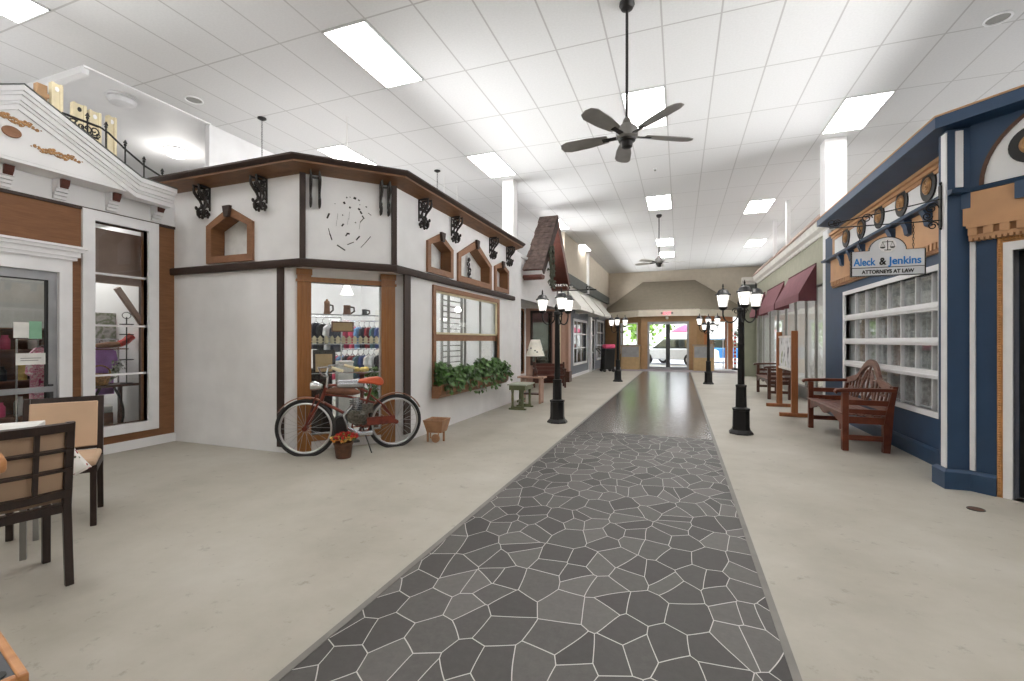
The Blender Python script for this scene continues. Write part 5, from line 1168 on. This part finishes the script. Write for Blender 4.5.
struct('beam_shop', MB().box(-8.8, -6.45, 2.55, 2.75, 2.5, 2.6), 'greypaint')
# tall window display
t = thing('window_valance', 'mauve painted board box across the top of the tall display window', 'valance', (-6.62, 3.55, 2.02), PI / 2)
obj('front_board', MB().box(-.50, .42, -.02, 0, .0, .66), 'mauve', t); obj('mount_return', MB().box(-.5, -.48, 0, .35, 0, .66).box(-.5, .42, 0, .35, .64, .66).box(-.48, .05, -.03, -.02, .03, .06), 'mauve', t)
t = thing('window_post', 'dark post with curved brace in the corner of the tall display window', 'post', (-6.62, 3.97, 0), PI / 2)
obj('post', MB().box(-.035, .0, -.03, .03, 0, 2.05), 'darkpost', t); obj('brace', MB().bar((-.02, 0, 1.55), (-.3, 0, 1.98), .05, .06), 'mauve', t)
t = thing('leaf_picture', 'grey canvas picture of green leaves inside the tall display window', 'picture', (-7.25, 3.9, 1.24), PI / 2); obj('canvas_front', MB().box(-.32, .30, -.02, 0, 0, .45), 'plantprint', t); obj('stretcher_frame', MB().box(-.32, .30, 0, .03, 0, .45), 'darkpost', t)
t = thing('display_console', 'dark console table with iron hoop legs inside the tall display window', 'table', (-6.86, 3.68, 0), PI / 2)
obj('table_top', MB().box(-.40, .22, -.28, .06, .74, .77), 'mahogany', t)
for x in (-.05, .08): obj('hoop_leg', MB().tube([(x + .12 * math.sin(PI * i / 12) * (1 if x > 0 else -1), 0, .74 * (1 - i / 12)) for i in range(13)], .014, 6), 'black', t)
obj('rear_leg', MB().box(-.38, -.35, .02, .05, 0, .74).box(.17, .20, .02, .05, 0, .74), 'mahogany', t)
t = thing('upholstered_bench', 'low dark bench with white quilted seat under the console in the display window', 'bench', (-7.25, 3.6, 0), PI / 2); obj('bench_body', MB().box(-.36, .3, -.14, .2, 0, .36), 'bookcase', t); obj('seat_pad', MB().box(-.36, .3, -.15, .2, .362, .46), 'cloth', t, bevel=.02)
t = thing('wicker_basket', 'straw basket on the console in front of the lilac top', 'basket', (-6.70, 3.53, .7705), 0); obj('basket_body', MB().lathe([(.08, 0), (.115, .13), (.12, .14), (.11, .14), (.07, .02)], 18), 'wicker', t); obj('basket_handle', MB().tube([(0, .115 * math.cos(PI * i / 12), .14 + .1 * math.sin(PI * i / 12)) for i in range(13)], .008, 6), 'wicker', t)
t = thing('red_boot', 'red and tan cowboy boot lying on the shelf of the display window', 'boot', (-6.8, 3.74, 1.22), PI / 2)
obj('boot_shaft', MB().tube([(.20, 0, .16), (.12, 0, .08), (.05, 0, .05)], [.05, .045, .04], 10), 'exit_red' if 'exit_red' in M else 'petal_red', t); obj('boot_foot', MB().tube([(.05, 0, .05), (-.05, 0, .045), (-.18, 0, .035), (-.2, 0, .03)], [.04, .04, .03, .01], 10), 'niche', t); obj('shelf_mount', MB().box(-.3, .12, -.08, .1, -.015, -.001), 'bookcase', t)
t = thing('silver_bouquet', 'silvery dried flower bunch lying on the display console', 'bouquet', (-6.84, 3.66, .7705), PI / 2); mb = MB()
for i in range(110): u = random.random(); mb.leaf((.02 + u * .16 + random.gauss(0, .03), random.gauss(0, .04), .03 + u * .24 + random.gauss(0, .02)), .04, (random.uniform(-1, 1), -1, random.uniform(-.5, 1)))
obj('dried_petals', mb, 'plantprint', t); obj('stem_bundle', MB().tube([(-.03, 0, .012), (.16, 0, .26)], .010, 6), 'vine', t)
t = thing('wire_stand', 'black wire tray stand at the display window corner', 'stand', (-6.64, 3.79, .7705), PI / 2)
for z in (.30, .62, .75): obj('tray', MB().lathe([(.07, 0), (.075, .012), (.065, .012)], 16, (0, 0, z)), 'black', t)
obj('stand_pole', MB().tube([(0, 0, 0), (0, 0, .85)], .007, 6).tube([(.05 * math.cos(a * PI / 8), 0, .87 + .04 * math.sin(a * PI / 8)) for a in range(16)], .005, 5, True).lathe([(.07, 0), (.06, .01)], 14), 'black', t)
# ================================================================== inside the tudor shop
def bl(sv, inn, z): return FBL.pt(sv, -inn, z)
sm = (p1 + p2) / 2; zsh = [FBL.z(345, y, -.3) for y in (315.0, 343.5, 371.8)]
for z, nm in zip(zsh, ('top', 'middle', 'lowest')):
    t = thing('glass_shelf', nm + ' glass shelf inside the chamfered shop window', 'shelf', bl(sm, .30, z), FBL.rz); obj('shelf_glass', MB().box(-.62, .62, -.11, .11, -.01, 0), 'glassdoor', t); obj('shelf_edge', MB().box(-.62, .62, -.115, -.11, -.012, .002), 'chrome', t); obj('shelf_bracket', MB().box(-.6, -.58, -.1, .11, -.03, -.01).box(.58, .6, -.1, .11, -.03, -.01), 'chrome', t)
def bpx(px, inn): return FBL.s(px, -inn)
def stein(px, z, r, h, m, lab, lid=True):
    t = thing('beer_stein', lab, 'stein', bl(bpx(px, .3), .3, z + .001), FBL.rz + PI)
    obj('stein_body', MB().lathe([(r * 1.05, 0), (r * 1.05, .015), (r * .92, .03), (r * .85, h - .02), (r * .9, h)], 18), m, t)
    obj('handle', MB().tube([(-r * .85, 0, h * .85), (-r * 1.75, 0, h * .8), (-r * 1.85, 0, h * .4), (-r * .95, 0, h * .15)], .012, 6), 'darkpost', t)
    if lid: obj('lid', MB().lathe([(r * .92, h), (r * .8, h + .02), (.015, h + .035), (.012, h + .05)], 18), m, t)
stein(327, zsh[0], .04, .145, 'niche', 'tall brown lidded stein on the top glass shelf')
stein(347, zsh[0], .05, .125, 'bookcase', 'wide brown mug in the middle of the top glass shelf', False)
stein(364.5, zsh[0], .036, .08, 'darkgrey', 'small dark mug at the end of the top glass shelf', False)
t = thing('shelf_fence', 'little cream picket fence along the middle glass shelf', 'miniature fence', bl(sm, .27, zsh[1] + .001), FBL.rz); mb = MB()
for i in range(17): x = -.56 + i * .07; mb.prism([(x - .022, 0), (x + .022, 0), (x + .022, .075), (x, .10), (x - .022, .075)], -.006, .006)
obj('pickets', mb, 'cream', t); obj('fence_rail', MB().box(-.58, .58, .006, .012, .02, .035).box(-.58, .58, .006, .012, .055, .065), 'cream', t)
t = thing('framed_print', 'tan framed print leaning on the lowest glass shelf behind the handlebar', 'picture', bl(bpx(324, .28), .28, zsh[2] + .001), FBL.rz); obj('print_sheet', MB().box(-.10, .10, -.008, 0, .01, .235, Matrix.Rotation(-.1, 4, 'X')), 'counter', t); obj('frame', MB().ring([(-.13, 0), (.14, 0), (.14, .29), (-.13, .29)], [(-.10, .012), (.10, .012), (.10, .232), (-.10, .232)], -.004, .008, Matrix.Translation((0, .003, 0)) @ Matrix.Rotation(-.1, 4, 'X')), 'chairframe', t)
t = thing('wooden_sign_board', 'plain orange brown board hanging below the top glass shelf', 'board', bl(bpx(342.5, .42), .42, FBL.z(342, 327, -.42)), FBL.rz); obj('mount_board', MB().box(-.13, .13, -.012, 0, -.055, .06), 'counter', t); obj('frame_edge', MB().ring([(-.14, -.065), (.14, -.065), (.14, .07), (-.14, .07)], [(-.125, -.05), (.125, -.05), (.125, .055), (-.125, .055)], -.02, 0), 'bookcase', t)
t = thing('fruit_stand', 'turned wooden stand holding yellow fruit inside the shop window above the saddle', 'stand', bl(bpx(362, .52), .52, 0), 0)
zf = FBL.z(362, 372, -.52); obj('stand_column', MB().lathe([(.10, 0), (.10, .03), (.03, .06), (.025, zf * .5), (.04, zf * .55), (.025, zf * .6), (.03, zf - .03), (.09, zf - .015), (.09, zf)], 16), 'redboard', t)
for i, (dx, dy) in enumerate(((-.055, .04), (0.0, -.045), (.055, .035))):
    t = thing('yellow_fruit', ('yellow fruit resting at the handlebar side of the turned wooden stand', 'middle yellow fruit heaped on the turned wooden stand', 'yellow fruit resting at the pilaster side of the turned wooden stand')[i], 'fruit', bl(bpx(362, .52) + dx * 1.1, .52 + dy, zf + .001), FBL.rz); obj('fruit_skin', MB().ball((0, 0, .036), .036, 12, 8, (1.15, 1, 1)), 'petal_gold' if 'petal_gold' in M else 'petal_yellow', t); obj('fruit_stem', MB().tube([(0, 0, .07), (.004, 0, .08)], .004, 5), 'vine', t)
t = thing('black_cabinet', 'black low display cabinet inside the shop window behind the bicycle', 'cabinet', bl(sm - .02, .55, 0), FBL.rz); obj('cabinet_body', MB().box(-.58, -.1, -.12, .2, 0, .95), 'signblack', t); obj('cabinet_door', MB().box(-.56, -.12, -.135, -.12, .04, .9), 'chairframe', t)
t = thing('white_cube_plinth', 'white display plinth behind the motor bicycle engine', 'plinth', bl(sm + .06, .62, 0), FBL.rz); obj('plinth_body', MB().box(-.09, .10, -.12, .14, 0, 1.02), 'cloth', t); obj('plinth_top', MB().box(-.10, .11, -.13, .15, 1.02, 1.04), 'cloth', t)
t = thing('potted_greenery', 'dark green potted plant behind the saddle inside the shop window', 'plant', bl(sm + .46, .72, 0), 0); obj('pot', MB().lathe([(.1, 0), (.13, .3), (.14, .31), (.12, .31), (.11, .26)], 16), 'potbrown', t); mb = MB()
for i in range(260): mb.leaf((random.gauss(0, .08), random.gauss(0, .08), .3 + random.random() * .62), .085, (random.uniform(-1, 1), random.uniform(-1, 1), random.uniform(-.2, 1)))
obj('foliage', mb, 'leaf', t); obj('stems', MB().tube([(0, 0, .25), (.02, 0, .6), (0, .02, .85)], .01, 5), 'vine', t)
CC = [(214, 60, 84), (40, 44, 60), (226, 226, 230), (226, 90, 120), (60, 76, 130), (190, 190, 196), (130, 30, 44), (30, 30, 34), (110, 150, 200), (232, 228, 226), (170, 60, 90), (70, 100, 110)]
CN = ['red', 'navy', 'white', 'rose pink', 'royal blue', 'light grey', 'burgundy', 'black', 'sky blue', 'off white', 'plum', 'teal']
for i, c in enumerate(CC): M['shirt%d' % i] = mat('shirt_' + CN[i].replace(' ', '_'), c, .85, var=.12, scale=14)
for row, zr, inn, xs0 in (('upper', FBL.z(365, 321, -1.25), 1.25, 338), ('lower', FBL.z(365, 349, -1.15), 1.15, 336)):
    sA, sB = FBL.s(xs0, -inn), FBL.s(384, -inn)
    t = thing('clothes_rail', row + ' chrome clothes rail of small shirts inside the tudor shop', 'clothes rail', bl((sA + sB) / 2, inn, 0), FBL.rz); hw = (sB - sA) / 2 + .08
    obj('rail_bar', MB().tube([(-hw, 0, zr), (hw, 0, zr)], .011, 6), 'chrome', t)
    for x in (-hw, hw): obj('rail_leg', MB().tube([(x, 0, 0), (x, 0, zr)], .011, 6), 'chrome', t)
    for i in range(10):
        garment(None, bl(sA + (sB - sA) * i / 9, inn, zr - .098), FBL.rz + .95, CN[(i * 5 + (row == 'lower') * 3) % 12] + ' small shirt on the ' + row + ' rail inside the tudor shop', 'shirt%d' % ((i * 5 + (row == 'lower') * 3) % 12), .145, .34, 'hanging_shirt', 'shirt', row + ' rail of small shirts')
for i in range(4):
    garment(None, bl(FBL.s(316 + i * 6.5, -.8), .8, FBL.z(322, 323 + i, -.8)), FBL.rz + .9, ('dark navy', 'black', 'white lettered', 'charcoal')[i] + ' jersey hanging at the pilaster side of the shop window', 'shirt%d' % (1, 7, 2, 1)[i], .12, .36, 'hanging_jersey', 'shirt', 'jerseys at the pilaster side')
t = thing('jersey_rail', 'chrome rail for the dark jerseys in the tudor shop window', 'clothes rail', bl(FBL.s(326, -.8), .8, 0), FBL.rz); zj = FBL.z(322, 323, -.8) + .085; obj('rail_bar', MB().tube([(-.2, 0, zj), (.2, 0, zj)], .011, 6), 'chrome', t)
for x in (-.2, .2): obj('rail_leg', MB().tube([(x, 0, 0), (x, 0, zj)], .011, 6), 'chrome', t)
x, y, _ = bl(FBL.s(347, -1.6), 1.6, 0); zc = FBL.z(347, 291, -1.6)
t = thing('cone_pendant', 'white cone pendant lamp glowing at the top of the chamfered shop window', 'pendant lamp', (x, y, zc), 0); obj('hanging_cord', MB().tube([(0, 0, .1), (0, 0, CEIL - zc)], .006, 6), 'cloth', t); obj('cone_shade', MB().lathe([(.10, -.06), (.05, .06), (.04, .10), (.03, .1), (.09, -.055)], 18), 'lampglass', t)
for (px, py, lab) in ((444, 319, 'small bright pendant lamp seen in the upper left panes of the window above the ivy'), (457, 319.5, 'second small bright pendant lamp seen behind the window above the ivy')):
    sv = FB3.s(px, -1.4); z = FB3.z(px, py, -1.4); t = thing('globe_pendant', lab, 'pendant lamp', FB3.pt(sv, -1.4, z), 0); obj('hanging_cord', MB().tube([(0, 0, .05), (0, 0, CEIL - z)], .005, 5), 'cloth', t); obj('globe', MB().ball((0, 0, 0), .07, 12, 8, (1.3, 1.3, .6)), 'lampglass', t)
t = thing('reflection_bars', 'added grey bars standing in for the law office window reflection above the ivy', 'reflection', FB3.pt(8.15, -.9, 0), FB3.rz)  # added bars imitate the facing window's reflection in this glass
for x in (-.42, .42): obj('upright', MB().box(x - .02, x + .02, -.02, .02, 0, 2.6), 'greypaint', t)
for k in range(18): obj('rung', MB().box(-.42, .42, -.012, .012, .55 + k * .11, .57 + k * .11), 'greypaint', t)
t = thing('white_wardrobe', 'white display cabinet inside the window above the ivy', 'cabinet', FB3.pt(7.9, -1.6, 0), FB3.rz); obj('cabinet_body', MB().box(-.6, .6, 0, .5, 0, 1.9), 'cloth', t); obj('cabinet_door', MB().box(-.57, -.01, -.02, 0, .05, 1.85), 'white', t); obj('cabinet_door', MB().box(.01, .57, -.02, 0, .05, 1.85), 'white', t)
lamp('shop_lamp', 'AREA', (-4.9, 5.6, 3.2), 22, 1.0); lamp('shop_lamp', 'AREA', (-4.9, 7.8, 3.2), 8, 1.0); lamp('shop_lamp', 'AREA', (4.3, 12, 3.2), 24, 1.5); lamp('shop_lamp', 'AREA', (4.3, 16, 3.2), 24, 1.5)
# ================================================================== far end of the hall
for (fr_, px, off, lab) in ((FV, 630.5, .35, 'tan counter with grey front panel on the cream awning side of the exit doors'), (FV, 703.5, .35, 'tan counter with grey front panel on the sage shop side of the exit doors')):
    sv = FV.s(px, off); t = fthing(FV, 'counter', lab, 'counter', sv, 0, off + .02); w = .42; z1 = FV.z(px, 345.5, off)
    obj('counter_body', MB().prism([(-w, -.12), (w, -.12), (w, .25), (-w, .25)], 0, z1, 'z'), 'counter', t, bevel=.02); obj('grey_panel', MB().box(-w * .9, w * .9, -.135, -.12, z1 * .52, z1 - .04), 'greymetal', t); obj('counter_top', MB().box(-w - .03, w + .03, -.15, .26, z1, z1 + .03), 'greypaint', t)
sv = FV.s(667, .2); zx = FV.z(667, 313.5, .2)
t = fthing(FV, 'exit_sign', 'red lettered exit sign with twin emergency lamps over the glass doors', 'sign', sv, zx, .21)
obj('sign_case', MB().box(-.15, .15, -.03, 0, -.09, .10), 'exitface' if 'exitface' in M else 'white', t); text(t, 'EXIT', .17, (0, -.032, -.055), 'exitred', .004)
for x in (-.22, .22): obj('emergency_lamp', MB().tube([(x * .7, -.01, .02), (x, -.02, .03)], .012, 6).tube([(x, .0, .03), (x, -.05, .02)], [.03, .045], 10), 'greypaint', t)
obj('mount_backing', MB().box(-.13, .13, 0, .055, -.08, .09), 'white', t)
t = fthing(FV, 'round_lamp', 'small round cream lamp just below the exit sign', 'lamp', sv, zx - .19, .13); obj('mount_base', MB().lathe([(.05, .07), (.06, .05), (.05, .03)], 12), 'cream', t); obj('globe', MB().ball((0, 0, 0), .07, 12, 8), 'shade', t)
sv = FV.s(607, .2)
t = thing('wheeled_cart', 'black wheeled cart with hot pink cover beside the far street lamp', 'cart', (-2.88, 19.5, 0), .5)
obj('cart_body', MB().prism([(-.22, .12), (.24, .12), (.28, .98), (-.16, .98)], -.24, .24), 'signblack', t, bevel=.03); obj('pink_cover', MB().box(-.14, .3, -.2, .2, .985, 1.16), 'pink', t, bevel=.04); obj('handle', MB().tube([(-.22, -.2, .75), (-.42, -.2, .98), (-.42, .2, .98), (-.22, .2, .75)], .016, 6), 'signblack', t)
for x in (-.18, .2):
    for y in (-.2, .2): obj('wheel', MB().tube([(x, y - .02, .07), (x, y + .02, .07)], .07, 14), 'tyre', t)
x, y = FVR.pt(FVR.s(735, .5), .5)[:2]
t = thing('striped_post', 'narrow red and white striped post beside the orange wood front', 'post', (x, y, 0), 0); obj('post_base', MB().lathe([(.14, 0), (.14, .05), (.05, .10)], 14), 'signblack', t)
obj('white_pole', MB().lathe([(.045, .1), (.045, 1.75)], 12), 'white', t)
for k in range(9): obj('red_band', MB().lathe([(.05, .25 + k * .165), (.05, .33 + k * .165)], 12), 'petal_red', t)
t = thing('hanging_plant', 'small green hanging plant in the gap beyond the sage pier', 'plant', (2.35, 20.6, 1.55), 0); mb = MB()
for i in range(160): mb.leaf((random.gauss(0, .12), random.gauss(0, .12), random.gauss(.1, .13)), .08, (random.uniform(-1, 1), -1, random.uniform(-1, 1)))
obj('foliage', mb, 'leaf', t); obj('hanging_basket', MB().lathe([(.05, -.1), (.12, .02), (.13, .03)], 14), 'potbrown', t); obj('hanging_wire', MB().tube([(0, 0, .0), (0, 0, 1.2)], .006, 5), 'signblack', t)
# floor drain
x, y = floor_pt(976, 509.5); t = thing('floor_drain', 'small round rusty drain cover in the concrete before the navy corner', 'drain', (x, y, 0), 0); obj('drain_cover', MB().lathe([(.05, 0.0), (.05, .004), (.04, .005)], 18), 'potbrown', t); obj('drain_rim', MB().tube([(.052 * math.cos(a * PI / 10), .052 * math.sin(a * PI / 10), .003) for a in range(20)], .004, 5, True), 'darkgrey', t)
# ================================================================== outside the doors
struct('ground_outside', MB().box(-40, 40, 24.5, 90, -.12, -.02).box(-3.9, 3.2, 21.9, 24.6, -.02, .001), 'asphalt')
def car(loc, rz, label, m, L=4.2):
    t = thing('parked_car', label, 'car', loc, rz); h = L / 2
    obj('car_body', MB().prism([(-h, .30), (h, .30), (h, .62), (h - .15, .78), (h - 1.0, .88), (-h + .5, .92), (-h + .05, .8)], -.85, .85), m, t, bevel=.06)
    obj('cabin', MB().prism([(-h + .55, .90), (h - 1.05, .88), (h - 1.75, 1.40), (-h + 1.0, 1.42)], -.74, .74), 'darkglass', t, bevel=.04); obj('roof', MB().box(-h + .95, h - 1.75, -.70, .70, 1.41, 1.46), m, t, bevel=.02)
    for x in (-h + .75, h - .8):
        for y in (-.84, .84): w = obj('wheel', MB().tube([(x, y - .1, .32), (x, y + .1, .32)], .32, 18), 'tyre', t); obj('hubcap', MB().tube([(x, y - .11, .32), (x, y + .11, .32)], .19, 14), 'rim', w)
    for y in (-.6, .6): obj('headlight', MB().box(h - .06, h + .02, y - .15, y + .15, .6, .72), 'lampglass', t)
car((-.2, 27.2, -.02), 2.6, 'white car parked outside, seen through the exit doors', 'carwhite')
car((2.6, 30.5, -.02), .0, 'blue car parked outside beyond the orange shop window', 'carblue')
car((-7, 33, -.02), .1, 'pale car parked outside beyond the vestibule side window', 'carwhite')
def tree(x, y, h, w, label):
    t = thing('street_tree', label, 'tree', (x, y, -.02), 0); obj('trunk', MB().tube([(0, 0, 0), (.08, 0, h * .3), (-.05, .05, h * .6)], [.16, .11, .06], 8).tube([(.06, 0, h * .28), (.6, .1, h * .55)], [.08, .03], 6).tube([(.04, 0, h * .33), (-.6, .1, h * .6)], [.08, .03], 6), 'bark', t); mb = MB()
    for i in range(900): mb.leaf((random.gauss(0, w), random.gauss(0, w), h * .62 + random.gauss(0, h * .16)), .34, (random.uniform(-1, 1), random.uniform(-1, 1), random.uniform(-.3, 1)))
    obj('foliage', mb, 'leaflight', t)
tree(-5.2, 27.6, 4.2, .9, 'green tree outside the vestibule side window'); tree(-2.4, 33, 4.8, .7, 'yellow green tree outside behind the exit doors')
t = thing('pink_parasol', 'pink parasol outside, seen through the exit doors', 'parasol', (.35, 34.0, -.02), 0); obj('parasol_pole', MB().tube([(0, 0, 0), (0, 0, 2.4)], .03, 8), 'white', t); obj('canopy', MB().lathe([(1.0, 1.95), (.5, 2.25), (.02, 2.45), (.02, 2.42), (.98, 1.93)], 8), 'pink', t); obj('parasol_base', MB().lathe([(.3, 0), (.3, .06), (.05, .1)], 14), 'darkgrey', t)
struct('wall_outside', MB().box(-25, 25, 46, 46.3, 0, 4.5), 'cream_canvas')
# ================================================================== daylight, camera, view
W = bpy.data.worlds.new('daylight'); S.world = W; W.use_nodes = True; nt = W.node_tree; bg = nt.nodes['Background']
sky = nt.nodes.new('ShaderNodeTexSky'); sky.sky_type = 'HOSEK_WILKIE'; sky.turbidity = 4; sky.sun_direction = (.3, .4, .85)
mx = nt.nodes.new('ShaderNodeMix'); mx.data_type = 'RGBA'; mx.inputs[0].default_value = .7; nt.links.new(sky.outputs[0], mx.inputs[6]); mx.inputs[7].default_value = (1, 1, 1.03, 1); nt.links.new(mx.outputs[2], bg.inputs[0]); bg.inputs[1].default_value = 3.4
cd = bpy.data.cameras.new('camera'); cam = bpy.data.objects.new('camera', cd); COL.objects.link(cam); cam.location = (0, 0, H); cam.rotation_euler = (PI / 2, 0, TH); cd.sensor_width = 36; cd.lens = F / 1024 * 36; cd.clip_start = .02; cd.clip_end = 200
S.camera = cam
vs_ = S.view_settings; vs_.view_transform = 'Standard'; vs_.look = 'None'; vs_.gamma = 1; vs_.use_curve_mapping = False; vs_.exposure = 0.86
cy = S.cycles; cy.max_bounces = 10; cy.diffuse_bounces = 6; cy.glossy_bounces = 4; cy.transparent_max_bounces = 16; cy.caustics_reflective = False; cy.caustics_refractive = False; cy.sample_clamp_indirect = 6
